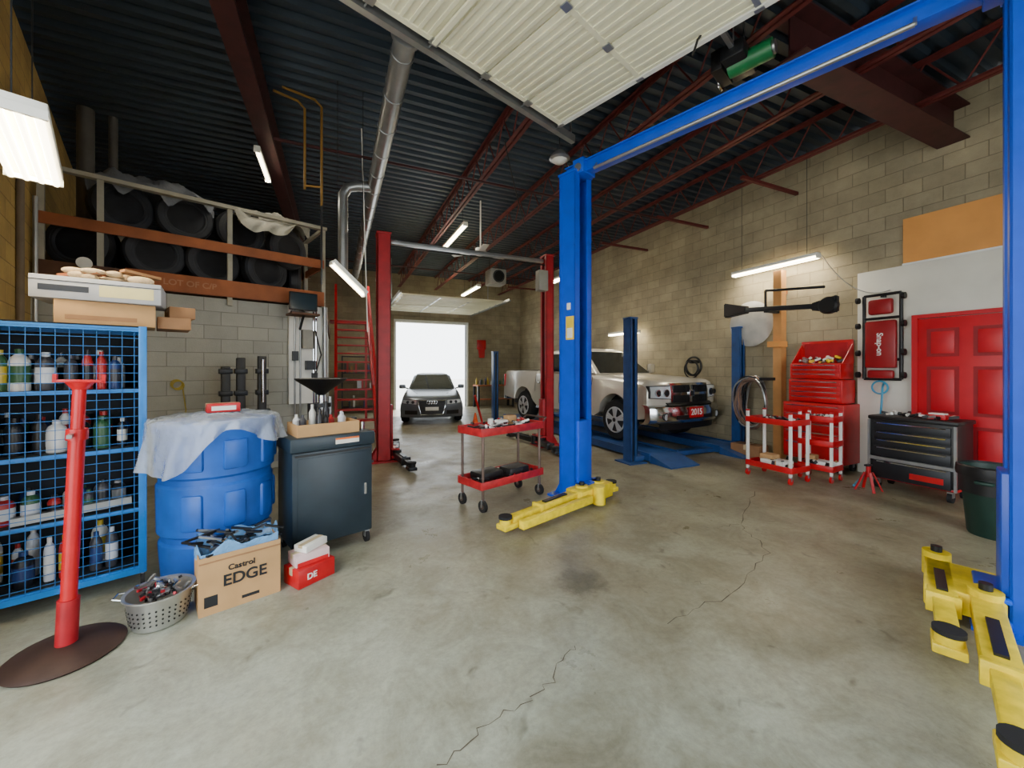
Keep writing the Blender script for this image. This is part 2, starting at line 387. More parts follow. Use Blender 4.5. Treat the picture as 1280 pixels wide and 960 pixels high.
o.bx(-3.6,-.2,-.02,.02,4.5,4.54,STL); o.bx(-.15,.15,.1,.2,4.4,4.6,BLK,.01)
o.torus((.12,.2,4.45),.07,.012,CHR,axis='y'); 
for e in(-.15,.15): o.bar((e,0,4.56),(e,0,CH-.01),.03,.004,STL)
o.tube([(-.6,.0,4.52),(-.7,.1,4.35),(-.75,.12,4.2)],.01,BLK); o.done()
t=O('trim_1'); t.bx(2.02,2.1,FY-.03,FY+.2,0,3.4,WHT); t.bx(4.9,4.98,FY-.03,FY+.2,0,3.4,WHT); t.bx(2.02,4.98,FY-.03,FY,3.35,3.45,WHT); t.done()

# ---------- two post lifts
def arm(o,p,q,m,h=.13):
    p=Vector(p);q=Vector(q); d=(q-p); L=d.length; u=d.normalized()
    z=Vector((0,0,1))
    o.cyl(p+z*(h-.08),p+z*(h+.09),.075,m,seg=18); o.cyl(p+z*(h+.09),p+z*(h+.13),.03,DK)
    o.bar(p+z*h,p+u*L*.62+z*h,.13,.1,m,.008)
    o.bar(p+u*L*.25+z*(h+.055),p+u*L*.55+z*(h+.055),.05,.02,DK)
    o.bar(p+u*L*.5+z*h,p+u*(L-.06)+z*h,.09,.07,m,.006)
    o.bar(p+u*L*.60+z*h,p+u*L*.63+z*h,.15,.12,m,.005)
    o.bar(q-u*.12+z*(h-.045),q+u*.06+z*(h-.045),.13,.05,m,.008)
    o.cyl(q+z*(h-.04),q+z*(h+.03),.055,m,seg=18); o.cyl(q+z*(h+.03),q+z*(h+.055),.065,RUB,seg=18)
def post(o,x,s,y,H,m,hw=.165,hx=.13):
    o.bx(x-s*hx,x-s*(hx-.015),y-hw,y+hw,0,H,m)
    for e in(-1,1):
        o.bx(x-s*hx,x+s*(hx-.02),y+e*(hw-.015),y+e*hw,0,H,m)
        o.bx(x+s*(hx-.032),x+s*(hx-.02),y+e*(hw*.45),y+e*hw,0,H,m)
        o.bx(x-s*(hx-.03),x-s*(hx-.05),y+e*hw,y+e*(hw+.006),.1,H-.05,m)
    o.bx(x-.26,x+.26,y-.24,y+.24,0,.025,m)
    for e in(-1,1):
        for g in(-1,1): o.cyl((x+e*.2,y+g*.2,.02),(x+e*.2,y+g*.2,.06),.018,STL,seg=8)
        o.prism([(x-s*hx,.02),(x-s*(hx+.12),.02),(x-s*hx,.22)],y+e*.1-.006,y+e*.1+.006,m)
    o.bx(x-s*(hx+.01),x+s*(hx-.01),y-hw-.015,y+hw+.015,H,H+.03,m,.004)
    o.cyl((x,y,.1),(x,y,H*.55),.035,DK,seg=12); o.tube([(x+s*.02,y+.07,.5),(x+s*.02,y+.07,H-.1)],.008,BLK,seg=6)
    o.bx(x-s*.02,x+s*.14,y-hw+.035,y+hw-.035,.06,.95,m,.01); o.bx(x+s*.1,x+s*.24,y-.2,y+.2,.05,.09,m,.01); o.bx(x+s*.1,x+s*.24,y-.2,y+.2,.19,.22,m,.01)
o=O('two_post_lift',tuple(AB(-.42,3.88)),BZ+R(90))  # local x = A, local y = -B
Lw=3.42; Hc=3.92
post(o,0,1,0,Hc,BLUE); post(o,Lw,-1,0,Hc,BLUE)
o.bx(-.1,Lw+.1,-.07,.07,Hc+.0,Hc+.12,BLUE,.01); o.bx(-.1,Lw+.1,-.1,.1,Hc+.11,Hc+.125,BLUE)
for x in(.12,Lw-.12): o.bx(x-.08,x+.08,-.12,.12,Hc-.02,Hc+.16,BLUE,.01); o.cyl((x,-.13,Hc+.05),(x,.13,Hc+.05),.05,STL)
o.cyl((.5,.12,Hc-.04),(Lw-.35,.12,Hc-.04),.018,STL); 
for x in(.5,Lw-.35): o.bar((x,.12,Hc-.04),(x,.05,Hc+.05),.02,.02,STL)
o.bx(Lw-.1,Lw+.02,.171,.175,1.92,2.2,M('sticker_yellow',(240,205,60),.5)); o.bx(Lw-.08,Lw,.175,.178,1.94,2.06,WHT)
o.bx(Lw-.05,Lw+.0,.171,.18,2.28,2.36,WHT)
o.tube([(Lw+.14,.05,.6),(Lw+.17,.05,2),(Lw+.14,.05,3.8)],.01,BLK,seg=6)
arm(o,(Lw-.24,-.12,0),(Lw-.28,-.34,0),YEL); arm(o,(Lw-.22,.18,0),(Lw-.05-.2,1.4,0),YEL); o.bx(Lw-.36,Lw-.12,-.26,.35,.03,.2,YEL,.015)
o.bar((Lw-.40,.25,.12),(Lw-.36,1.3,.1),.07,.08,YEL,.006); o.cyl((Lw-.42,.12,.04),(Lw-.42,.12,.24),.07,YEL)
arm(o,(.2,.17,0),(.19,1.5,0),YEL,.15); arm(o,(.40,-.35,0),(.36,.78,0),YEL,.15); o.bx(.12,.46,-.3,.22,.06,.2,YEL,.015)
o.done()
o=O('two_post_lift',tuple(CW(-2.2,6.73)),0)
post(o,0,1,0,3.85,DRED,.13,.12); post(o,3.19,-1,0,3.85,DRED,.12,.10)
o.bx(.1,3.1,-.04,.04,3.72,3.79,STL,.005); o.cyl((.1,-.08,3.66),(3.1,-.08,3.66),.012,BLK)
for (p,q) in(((.2,-.14,0),(.3,-1.0,0)),((.2,.14,0),(.35,1.1,0)),((2.99,.14,0),(2.85,1.1,0)),((2.99,-.14,0),(2.9,-.9,0))): arm(o,p,q,DK,.1)
o.bx(2.86,3.06,-.3,-.13,3.1,3.5,M('grey_box',(150,148,138),.5),.01)
o.done()
o=O('four_post_lift')
for (x,y,h) in((4.52,5.2,2.4),(7.14,5.15,2.35),(4.38,11.0,2.05),(7.14,11.0,2.05)):
    for e in(-1,1): o.bx(x+e*.07-.008,x+e*.07+.008,y-.085,y+.085,0,h,BLUE2)
    o.bx(x-.075,x+.075,y+.07,y+.085,0,h,BLUE2); o.bx(x-.075,x-.03,y-.085,y-.075,0,h,BLUE2); o.bx(x+.03,x+.075,y-.085,y-.075,0,h,BLUE2)
    o.bx(x-.025,x+.025,y-.05,y+.05,.0,h-.05,DK); o.bx(x-.18,x+.18,y-.2,y+.18,0,.02,BLUE2); o.bx(x-.085,x+.085,y-.095,y+.095,h,h+.03,BLUE2,.005)
for y in(5.2,11.0): o.bx(4.55,7.1,y-.09,y+.09,.02,.10,BLUE2,.01)
for x0,x1 in((4.76,5.38),(6.42,7.02)):
    o.bx(x0,x1,5.0,11.2,.10,.135,BLUE2,.005)
    for x in(x0,x1): o.bx(x-.015,x+.015,5.0,11.2,.03,.16,BLUE2)
    o.hexa([(x0,4.55,0),(x1,4.55,0),(x1,5.0,0),(x0,5.0,0)],[(x0,4.55,.02),(x1,4.55,.02),(x1,5.0,.135),(x0,5.0,.135)],BLUE2)
o.done()

# ---------- vehicles
def arch(cx,cz,r,a0,a1,n=12): return [(cx+r*math.cos(R(a0+(a1-a0)*i/n)),cz+r*math.sin(R(a0+(a1-a0)*i/n))) for i in range(n+1)]
def wheel(o,x,y,z,r,wd,s,spokes=5,rimr=.62):
    t=wd/2
    o.lathe([(r*rimr,-t),(r*.9,-t),(r*.98,-t*.75),(r,-t*.3),(r,t*.3),(r*.98,t*.75),(r*.9,t),(r*rimr,t)],(x,y,z),RUB,32,'y')
    yo=y+s*(t+.012)
    o.cyl((x,yo-s*.03,z),(x,yo-s*.008,z),r*rimr*.99,DK,seg=28)
    o.torus((x,yo,z),r*rimr*.97,.014,WSP,'y')
    for k in range(spokes):
        a=2*math.pi*k/spokes+.3
        for da in(-.16,.16):
            p=Vector((x+.1*math.cos(a)*r,yo,z+.1*math.sin(a)*r)); q=Vector((x+math.cos(a+da)*r*rimr*.96,yo,z+math.sin(a+da)*r*rimr*.96))
            d=q-p; s2=Vector((-d.z,0,d.x)).normalized()*.022
            V=[p-s2,p+s2,q+s2*1.3,q-s2*1.3]; V2=[v+Vector((0,s*.02,0)) for v in V]
            o.add(V+V2,[[0,1,2,3],[4,5,6,7],[0,1,5,4],[1,2,6,5],[2,3,7,6],[3,0,4,7]],WSP)
    o.cyl((x,yo-s*.02,z),(x,yo+s*.024,z),r*.17,WSP,seg=16); o.cyl((x,yo+s*.024,z),(x,yo+s*.03,z),r*.1,BLK,seg=12)
def mk_truck():
    o=O('pickup_truck',(6.06,6.37,.14),math.atan2(-.996,.085))
    r=.41
    crv=lambda y: -.16*abs(y/.97)**3.2
    front=[(.86,.50),(.92,.62),(.955,.80),(.955,1.0),(.94,1.12),(.90,1.18),(.80,1.215)]
    prof=front+[(.5,1.24),(.1,1.262),(-.35,1.282),(-.72,1.30),(-1.2,1.30),(-2.0,1.31),(-2.98,1.31),(-3.0,1.37),(-4.2,1.37),(-4.72,1.37),(-4.76,1.2),(-4.76,.62),(-4.2,.55)]
    prof+=arch(-3.57,r+.02,.5,165,15,16)+[(-2.9,.42),(-1.8,.42),(-.68,.42)]+arch(0,r+.02,.5,170,12,16)+[(.60,.46)]
    def fn(v):
        a=abs(v.y); s=1 if v.y>0 else -1
        if v.x>0: v.x+=crv(v.y)*min(1,v.x/.9)
        if a>.8:
            e=(a-.8)/.17
            if v.z>1.05 and v.x>-.75: v.z-=.085*e*e
            elif v.z>1.05: v.z-=.02*e*e
            prof_in=.0
            if v.z>.95: prof_in=.06*((v.z-.95)/.35)**1.5
            if v.z<.6: prof_in=.03
            fl=0
            for cx in(0,-3.57):
                if math.hypot(v.x-cx,v.z-.43)<.56: fl=.025
            v.y-=s*(prof_in-fl)*e
        elif v.x>-.72 and v.x<.85 and v.z>1.1 and a<.5: v.z+=.035*(1-(a/.5)**4)
        return v
    ys=[-.975,-.965,-.93,-.86,-.75,-.62,-.5,-.46,-.3,-.1,.1,.3,.46,.5,.62,.75,.86,.93,.965,.975]
    o.shell(prof,ys,fn,PEWT)
    o.bx(-4.5,.6,-.74,.74,.4,.95,BLK)
    for cx in(0,-3.57):
        for s in(-1,1): wheel(o,cx,s*.84,r,r,.27,s,5)
    o.bx(-4.68,-3.06,-.78,.78,1.30,1.378,BLK)
    b4=[(-.62,-.86,1.27),(-.62,.86,1.27),(-2.98,.90,1.28),(-2.98,-.90,1.28)]; t4=[(-1.38,-.68,1.86),(-1.38,.68,1.86),(-2.80,.70,1.87),(-2.80,-.70,1.87)]
    o.hexa(b4,t4,PEWT,.06,3)
    o.hexa([(-1.42,-.62,1.855),(-1.42,.62,1.855),(-2.76,.62,1.86),(-2.76,-.62,1.86)],[(-1.6,-.5,1.915),(-1.6,.5,1.915),(-2.6,.5,1.915),(-2.6,-.5,1.915)],PEWT,.02)
    o.patch([b4[0],b4[1],t4[1],t4[0]],[(.05,.1),(.95,.1),(.93,.93),(.07,.93)],.008,GLS)
    o.patch([b4[2],b4[3],t4[3],t4[2]],[(.1,.15),(.9,.15),(.88,.85),(.12,.85)],.008,GLS)
    c=[b4[3],b4[0],t4[0],t4[3]]; o.patch(c,[(.57,.12),(.92,.12),(.955,.45),(.955,.86),(.57,.86)],.008,GLS); o.patch(c,[(.07,.12),(.53,.12),(.53,.86),(.08,.86)],.008,GLS)
    c=[b4[1],b4[2],t4[2],t4[1]]; o.patch(c,[(.08,.12),(.43,.12),(.43,.86),(.045,.86),(.045,.45)],.008,GLS); o.patch(c,[(.47,.12),(.93,.12),(.92,.86),(.47,.86)],.008,GLS)
    def sy(z): return .974-(.06*((z-.95)/.35)**1.5 if z>.95 else (.03 if z<.6 else 0))
    for s in(-1,1):
        for x in(-.74,-1.92,-2.99): o.tube([(x,s*sy(z),z) for z in(.46,.58,.61,.8,.95,1.05,1.15,1.25)],.005,DK,5)
        for x in(-1.72,-2.72): o.bar((x-.1,s*.985,1.06),(x+.1,s*.985,1.06),.03,.035,CHR,.008)
        o.bar((-.72,s*.97,.42),(-2.9,s*.97,.42),.09,.06,CHR,.02)
        o.bar((-.95,s*.86,1.30),(-.95,s*1.06,1.36),.05,.05,BLK,.01); o.box((-.93,s*1.10,1.43),(.12,.17,.23),PEWT,.04); o.box((-.995,s*1.10,1.43),(.01,.14,.19),CHR)
        o.nose(s*.52,s*.95,[(.955,lambda t:.86+.02*t),(.96,lambda t:.97+.03*t),(.935,lambda t:1.12-.01*t)],crv,.022,BLK,8,.06)
        o.nose(s*.535,s*.93,[(.955,lambda t:.875+.02*t),(.96,lambda t:.97+.03*t),(.937,lambda t:1.105-.01*t)],crv,.03,LAMPW,8,.03)
        for yy,rr in((.64,.07),(.80,.065)): x=.965+crv(yy)+.02; o.cyl((x-.03,s*yy,.98),(x+.02,s*yy,.98),rr,CHR,seg=20); o.cyl((x+.02,s*yy,.98),(x+.026,s*yy,.98),rr*.7,DK,seg=20)
    o.nose(-.53,.53,[(.94,.76),(.965,.80),(.965,1.02),(.93,1.16)],crv,.02,CHR,8,.06)
    for s in(-1,1):
        for z0,z1 in((.80,.935),(.985,1.12)):
            o.nose(s*.04,s*.48,[(.958,z0),(.962,(z0+z1)/2),(.95 if z1>1 else .962,z1)],crv,.030,BLK,6,.02)
            for k in range(9): y=s*(.08+k*.048); o.bx(.985+crv(y),.998+crv(y),y-.003,y+.003,z0+.01,z1-.012,DK)
            for k in range(1,4): z=z0+(z1-z0)*k/4; o.bx(.985,.994,s*.05,s*.46,z-.003,z+.003,DK)
    o.box((.998,0,.965),(.03,.15,.13),CHR,.03); o.box((1.012,0,.965),(.01,.09,.09),DK,.02)
    cb=lambda y:-.20*abs(y/.99)**3.2
    o.nose(-.99,.99,[(.98,.40),(1.05,.44),(1.085,.50),(1.085,.66),(1.06,.73),(1.0,.76)],cb,0,CHR,24,.12)
    o.nose(-.5,.5,[(1.085,.50),(1.085,.57)],cb,.006,BLK,8,.02); o.nose(-.62,.62,[(1.02,.755),(.96,.80)],crv,.02,BLK,8,.04)
    o.nose(-.75,.75,[(.98,.30),(1.0,.42)],cb,0,BLK,12,.04)
    for s in(-1,1): x=1.085+cb(.72); o.torus((x+.002,s*.72,.55),.062,.01,BLK,'x'); o.cyl((x-.02,s*.72,.55),(x+.006,s*.72,.55),.058,LAMPW,seg=18)
    o.box((1.10,0,.62),(.012,.40,.2),RED,.004); o.text('2015',.16,(1.108,0,.62),(1,0,0),WHT)
    o.box((-4.82,0,.6),(.16,1.8,.2),CHR,.03)
    for s in(-1,1): o.box((-4.75,s*.90,1.08),(.05,.12,.36),RED,.01)
    o.done(38)
mk_truck()
def mk_car():
    h=Vector((-.22,-.976,0)); fc=Vector((2.44,10.85,0)); ax=fc-h*.85
    o=O('compact_car',tuple(ax),math.atan2(h.y,h.x)); r=.32
    crv=lambda y:-.26*abs(y/.88)**2.4
    prof=[(.78,.2),(.86,.30),(.88,.45),(.88,.58),(.85,.68),(.76,.745),(.5,.80),(.1,.865),(-.42,.935),(-1.2,.95),(-2.2,.965),(-3.25,.98),(-3.42,.85),(-3.45,.45),(-3.35,.25)]
    prof+=arch(-2.6,r,.36,165,15,14)+[(-2.2,.2),(-1.3,.2),(-.45,.2)]+arch(0,r,.36,165,15,14)+[(.5,.2)]
    def fn(v):
        a=abs(v.y); s=1 if v.y>0 else -1
        if v.x>0: v.x+=crv(v.y)*min(1,v.x/.8)
        if v.x<-3: v.x-=crv(v.y)*.6
        if a>.7:
            e=(a-.7)/.185
            if v.z>.6: v.z-=.075*e*e
            v.y-=s*e*(.10*max(0,v.z-.5)/.4)
            if v.x>.4 : v.y-=s*e*.05*(v.x-.4)/.4
        return v
    ys=[-.885,-.875,-.84,-.78,-.7,-.55,-.4,-.2,0,.2,.4,.55,.7,.78,.84,.875,.885]
    o.shell(prof,ys,fn,SILV)
    o.bx(-3.2,.5,-.62,.62,.2,.75,BLK)
    for cx in(0,-2.6):
        for s in(-1,1): wheel(o,cx,s*.77,r,r,.21,s,5,.68)
    b4=[(-.35,-.72,.90),(-.35,.72,.90),(-3.2,.70,.93),(-3.2,-.70,.93)]; t4=[(-1.2,-.54,1.39),(-1.2,.54,1.39),(-2.6,.52,1.38),(-2.6,-.52,1.38)]
    o.hexa(b4,t4,SILV,.05,3)
    o.hexa([(-1.25,-.48,1.385),(-1.25,.48,1.385),(-2.55,.46,1.375),(-2.55,-.46,1.375)],[(-1.45,-.36,1.42),(-1.45,.36,1.42),(-2.4,.36,1.41),(-2.4,-.36,1.41)],SILV,.012)
    o.patch([b4[0],b4[1],t4[1],t4[0]],[(.04,.06),(.96,.06),(.93,.93),(.07,.93)],.01,GLS)
    o.patch([b4[2],b4[3],t4[3],t4[2]],[(.1,.15),(.9,.15),(.88,.85),(.12,.85)],.01,GLS)
    o.patch([b4[3],b4[0],t4[0],t4[3]],[(.08,.12),(.9,.12),(.93,.86),(.14,.86)],.012,GLS)
    o.patch([b4[1],b4[2],t4[2],t4[1]],[(.1,.12),(.92,.12),(.86,.86),(.07,.86)],.012,GLS)
    def g(z): return .37 if z>.55 else .37-.07*(.55-z)/.25
    V=[];F=[]
    for z in(.29,.42,.55,.68):
        for sg in(-1,-.33,.33,1): y=sg*g(z); V.append((.893+crv(y)-(.03 if z>.6 else 0),y,z))
    for i in range(3):
        for j in range(3): a=i*4+j; F.append([a,a+1,a+5,a+4])
    o.add(V,F,BLK)
    o.tube([V[12],V[13],V[14],V[15],V[11],V[7],V[3],V[2],V[1],V[0],V[4],V[8]],.013,CHR,closed=True)
    for z in(.35,.41,.52,.58): o.nose(-g(z)+.02,g(z)-.02,[(.893,z-.004),(.893,z+.004)],crv,.006,DK,6,.01)
    for i in range(4): o.torus((.885,-.099+i*.066,.63),.043,.008,CHR,'x',20,6)
    o.box((.905,0,.45),(.012,.36,.1),WHT,.003)
    for s in(-1,1):
        o.nose(s*.42,s*.80,[(.872,lambda t:.565+.03*t),(.855,lambda t:.69+.0*t)],crv,.016,LAMPW,6,.03)
        o.nose(s*.41,s*.81,[(.874,lambda t:.555+.03*t),(.850,lambda t:.70+.0*t)],crv,.010,BLK,6,.03)
        for yy in(.52,.66): x=.87+crv(yy); o.cyl((x,s*yy,.63),(x+.025,s*yy,.63),.042,DK,seg=16)
        o.nose(s*.40,s*.74,[(.868,.29),(.885,.40)],crv,.008,BLK,5,.03)
        o.box((-.72,s*.91,1.0),(.12,.2,.13),SILV,.04); o.bar((-.72,s*.72,.93),(-.72,s*.88,.98),.04,.04,BLK)
        o.tube([(.3,s*.42,.838),(0,s*.52,.875),(-.38,s*.62,.93)],.004,DK)
    o.done(38)
mk_car()

# ---------- storage cage & contents (local x=B, y=A)
WIRE=M('wire_mesh_blue',(36,104,170),.4,.3)
o=O('wire_storage_cage',tuple(AB(3.9,-.93)),BZ); Wd=.93;Dp=.5;H=1.88
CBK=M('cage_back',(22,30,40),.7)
for x in(.02,Wd-.02):
    for y in(.02,Dp-.02): o.bx(x-.022,x+.022,y-.022,y+.022,.1,H,CAGE,.003); o.cyl((x,y,.045),(x,y,.12),.01,STL,seg=8); o.cyl((x-.012,y,.045),(x+.012,y,.045),.045,RUB,seg=16)
for z in(.12,H-.02):
    o.bx(0,Wd,0,.04,z-.02,z+.02,CAGE);o.bx(0,Wd,Dp-.04,Dp,z-.02,z+.02,CAGE);o.bx(0,.04,0,Dp,z-.02,z+.02,CAGE);o.bx(Wd-.04,Wd,0,Dp,z-.02,z+.02,CAGE)
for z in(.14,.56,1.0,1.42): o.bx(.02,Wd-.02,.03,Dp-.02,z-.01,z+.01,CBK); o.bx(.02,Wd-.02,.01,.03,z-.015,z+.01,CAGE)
o.bx(0,Wd,0,Dp,H-.01,H+.0,DK)
x=.06
while x<Wd: o.bx(x-.0018,x+.0018,.004,.008,.12,H,WIRE); x+=.062
z=.18
while z<H: o.bx(0,Wd,.0,.004,z-.0018,z+.0018,WIRE);o.bx(Wd-.004,Wd,0,Dp,z-.0018,z+.0018,WIRE); z+=.062
y=.05
while y<Dp: o.bx(Wd-.004,Wd,y-.0018,y+.0018,.12,H,WIRE); y+=.062
o.bx(0,.01,0,Dp,.12,H,CBK); o.bx(0,Wd,Dp-.006,Dp,.12,H,CBK); o.bx(Wd-.012,Wd-.006,.03,Dp,.12,H,CBK)  # dark panels added to block light and keep the cage interior dark
o.done()
cols=[(225,225,225),(40,60,110),(170,40,40),(30,30,35),(200,175,60),(50,90,60),(200,205,215),(205,205,200),(60,60,66),(24,26,34)]
bm_=[M('bottle_%d'%i,c,.35) for i,c in enumerate(cols)]
o=O('assorted_bottles',tuple(AB(3.9,-.93)),BZ)
for z0,hh in((.15,.34),(.57,.22),(1.01,.28),(1.43,.29)):
    for y in(.16,.34):
        x=.1
        while x<.84:
            r=random.choice((.028,.033,.045,.05)); h=hh*random.uniform(.65,1); m=random.choice(bm_); m2=random.choice(bm_)
            if z0<.6 and random.random()<.4: x+=.08; continue
            o.lathe([(r*.95,0),(r,.01),(r,h*.7),(r*.8,h*.8),(r*.35,h*.88),(r*.35,h*.9)],(x,y,z0),m,14); o.cyl((x,y,z0+h*.88),(x,y,z0+h),r*.42,m2,seg=10)
            o.cyl((x,y,z0+h*.2),(x,y,z0+h*.6),r*1.02,m2,seg=14,cap=False); x+=2*r+.012
o.bar((.3,.08,.60),(.85,.1,.62),.05,.05,STL)
o.done()
def carton(name,loc,rz,d,m,open_top=False):
    o=O(name,loc,rz); x,y,z=d
    if open_top:
        t=.006
        o.bx(-x/2,x/2,-y/2,y/2,0,t,m)
        for s in(-1,1): o.bx(s*x/2-t/2,s*x/2+t/2,-y/2,y/2,0,z,m); o.bx(-x/2,x/2,s*y/2-t/2,s*y/2+t/2,0,z,m)
    else: 
        o.box((0,0,z/2),d,m,.004); o.bx(-x/2,x/2,-.02,.02,z-.001,z+.001,M('packing_tape',(200,180,140),.3)); o.bx(-x/2-.001,-x/2,-.02,.02,z*.6,z,MC['packing_tape'])
    return o
CARD2=M('cardboard_dark',(150,110,75),.8)
BGR=M('box_grey',(168,170,176),.6,0,.1)
c=carton('cardboard_box',tuple(AB(4.13,-.20,1.881)),BZ,(.5,.34,.16),CARD); c.bx(-.2,.15,-.172,-.17,.03,.06,CARD2); c.done()
c=carton('parts_box',tuple(AB(4.12,-.22,2.043)),BZ-.1,(.64,.38,.15),BGR); c.bx(.0,.28,-.192,-.19,.03,.11,M('label_yellow',(205,195,140),.6)); c.bx(-.28,-.05,-.192,-.19,.05,.09,DK); c.bx(-.32,.32,-.193,-.19,.115,.12,DK); c.done()
c=carton('cardboard_box',tuple(AB(4.18,.16,1.881)),BZ,(.2,.32,.09),CARD2); c.done()
c=carton('cardboard_box',tuple(AB(4.2,.20,1.973)),BZ+.1,(.16,.24,.09),CARD2); c.done()
o=O('shop_rags',tuple(AB(4.12,-.18,2.195)),BZ)
rg=M('rag_cream',(196,172,138),.9,0,.35,bump=.5)
for i in range(16): o.sph((random.uniform(-.2,.2),random.uniform(-.12,.12),random.uniform(.02,.07)),.045,rg,(random.uniform(1,1.8),random.uniform(.8,1.4),random.uniform(.4,.8)),10)
o.bar((-.25,.05,.03),(-.05,-.08,.06),.09,.02,WOOD); o.bar((.05,-.06,.10),(.25,.02,.08),.08,.02,CARD2); o.done()
PBL=M('blue_plastic',(24,88,180),.4,0,.18)
DC=tuple(CW(-2.34,3.12))
o=O('plastic_drum',DC,BZ)
o.T=Matrix.Diagonal((.92,.92,1,1))
o.lathe([(.34,0),(.37,.02),(.385,.2),(.39,.3),(.375,.32),(.375,.36),(.4,.38),(.405,.72),(.39,.74),(.39,.78),(.415,.8),(.42,1.1),(.43,1.12),(.43,1.17),(.36,1.18),(0,1.18)],(0,0,0),PBL,40)
for a in(-120,-80,-40,0): 
    o.T=Matrix.Diagonal((.92,.92,1,1))@Matrix.Rotation(R(a),4,'Z'); o.box((.405,0,.95),(.05,.17,.22),PBL,.03); o.box((.395,0,.55),(.05,.15,.26),PBL,.03)
o.done()
PS=M('plastic_sheet',(222,234,246),.14,0,.05,bump=1.,alpha=.36,scale=3.5,spec=.9)
o=O('plastic_sheet',DC,BZ); V=[];F=[];nr=22;na=120
for i in range(nr):
    for j in range(na):
        t=2*math.pi*j/na; u=i/(nr-1); k=1+.05*abs(math.sin(2*t+.6))
        if u<.5: r=.415*k*u/.5; z=1.195+.008*math.sin(9*r*8+t*3)+.006*math.sin(t*11+u*20)+.02*(1-u)
        else:
            v=(u-.5)/.5; hang=.24+.15*math.sin(t*2+.9)+.06*math.sin(t*5)
            r=.415*k+.035*v+.026*v*math.sin(t*13)+.018*v*math.sin(t*23+1+v*3); z=1.195-v*hang+.02*(1-u)
        V.append((r*math.cos(t),r*math.sin(t),z))
for i in range(nr-1):
    for j in range(na): F.append([i*na+j,i*na+(j+1)%na,(i+1)*na+(j+1)%na,(i+1)*na+j])
o.add(V,F,PS); o.done(60)
c=carton('parts_box',tuple(CW(-2.36,3.2,1.225)),BZ,(.22,.12,.07),RED); c.bx(-.08,.08,-.062,-.06,.015,.05,WHT); c.done()
CB=M('cabinet_slate',(34,48,58),.4,0,.15)
o=O('rolling_tool_cabinet',tuple(AB(3.72,1.18)),BZ)
o.box((0,0,.5),(.66,.46,.78),CB,.015); o.box((0,0,.95),(.70,.50,.12),CB,.02)
o.bx(-.29,.29,-.236,-.230,.16,.84,CB,.003); o.bx(-.31,.31,-.238,-.228,.855,.868,BLK); o.bx(.25,.27,-.245,-.235,.45,.55,CHR)
o.bx(.0,.2,-.253,-.25,.93,.98,M('label_white',(230,225,215),.5)); o.bx(.0,.2,-.255,-.252,.965,.98,M('label_orange',(230,110,30),.5))
for x in(-.29,.29):
    for y in(-.19,.19): o.cyl((x,y,.11),(x,y,.13),.03,STL); o.cyl((x-.015,y,.05),(x+.015,y,.05),.05,RUB,seg=16); o.bx(x-.02,x+.02,y-.02,y+.02,.05,.12,STL)
o.done()
c=carton('open_tray_box',tuple(AB(3.68,1.15,1.01)),BZ,(.5,.32,.1),CARD,True)
c.done()
o=O('assorted_bottles',tuple(AB(3.68,1.15,1.018)),BZ)
for x,y,h,i in((-.2,.08,.16,0),(-.17,0,.16,8),(-.08,.05,.24,7),(-.05,-.05,.2,3),(.0,-.03,.18,3),(.05,.1,.26,3),(.08,.06,.14,2),(.15,0,.17,6),(.19,.08,.15,0)):
    o.lathe([(.03,0),(.03,h*.7),(.012,h*.85),(.012,h)],(x,y,0),bm_[i],12)
o.done()
o=O('hand_tools',tuple(AB(3.72,1.45,1.012)),BZ)
o.box((.0,0,.03),(.08,.12,.06),BLK,.01); o.box((0,.08,.05),(.06,.06,.1),DK,.01); o.cyl((.01,-.1,0),(.01,-.1,.07),.03,CHR); o.done()
o=O('oil_drain_pan',tuple(AB(4.3,1.32)),BZ)
o.lathe([(.0,1.30),(.03,1.30),(.1,1.36),(.23,1.45),(.25,1.47),(.24,1.475),(.1,1.375),(.02,1.33)],(0,0,0),BLK,32); o.cyl((0,0,.8),(0,0,1.31),.03,CHR); o.lathe([(.2,.1),(.22,.14),(.22,.75),(.18,.82),(.04,.84)],(0,0,0),M('tank_red',(120,30,25),.4),24)
o.cyl((0,0,1.18),(0,0,1.22),.09,DK); o.cyl((.1,.05,.8),(.1,.05,1.28),.02,STL); o.cyl((-.08,.02,.8),(-.08,.02,1.22),.045,BLK)
for a in(0,90,180,270): o.cyl((.18*math.cos(R(a))-.02,.18*math.sin(R(a)),.05),(.18*math.cos(R(a))+.02,.18*math.sin(R(a)),.05),.05,RUB)
o.done()
BX=tuple((CW(-1.93,2.5)+CW(-1.60,2.80))/2+Av*.15-Bv*.05)
o=carton('motor_oil_box',BX,BZ,(.45,.28,.37),CARD,True)
o.text('EDGE',.1,(0.02,-.146,.19),(0,-1,0),DK); o.text('Castrol',.05,(.0,-.146,.27),(0,-1,0),DK); o.bx(-.2,-.13,-.144,-.142,.05,.12,DK); o.bx(.0,.1,-.144,-.142,.04,.06,DK)
o.bx(-.226,.226,-.145,-.143,.33,.34,CARD2)
o.done()
o=O('bagged_scrap',BX,BZ); bb=M('blue_bag',(120,175,228),.25,0,.15,bump=.5,alpha=.8)
V=[];F=[];na=40;nr=7
for i in range(nr):
    for j in range(na):
        t=2*math.pi*j/na;u=i/(nr-1); ct,st=math.cos(t),math.sin(t); k=1/max(abs(ct),abs(st))**.7
        r=.2*(1 if i<5 else 1.16); V.append((r*ct*k*1.03,r*.60*st*k,.12+.30*u+.02*math.sin(t*6+i)+(.02*math.sin(t*9))*(i>3)))
for i in range(nr-1):
    for j in range(na): F.append([i*na+j,i*na+(j+1)%na,(i+1)*na+(j+1)%na,(i+1)*na+j])
o.add(V,F,bb)
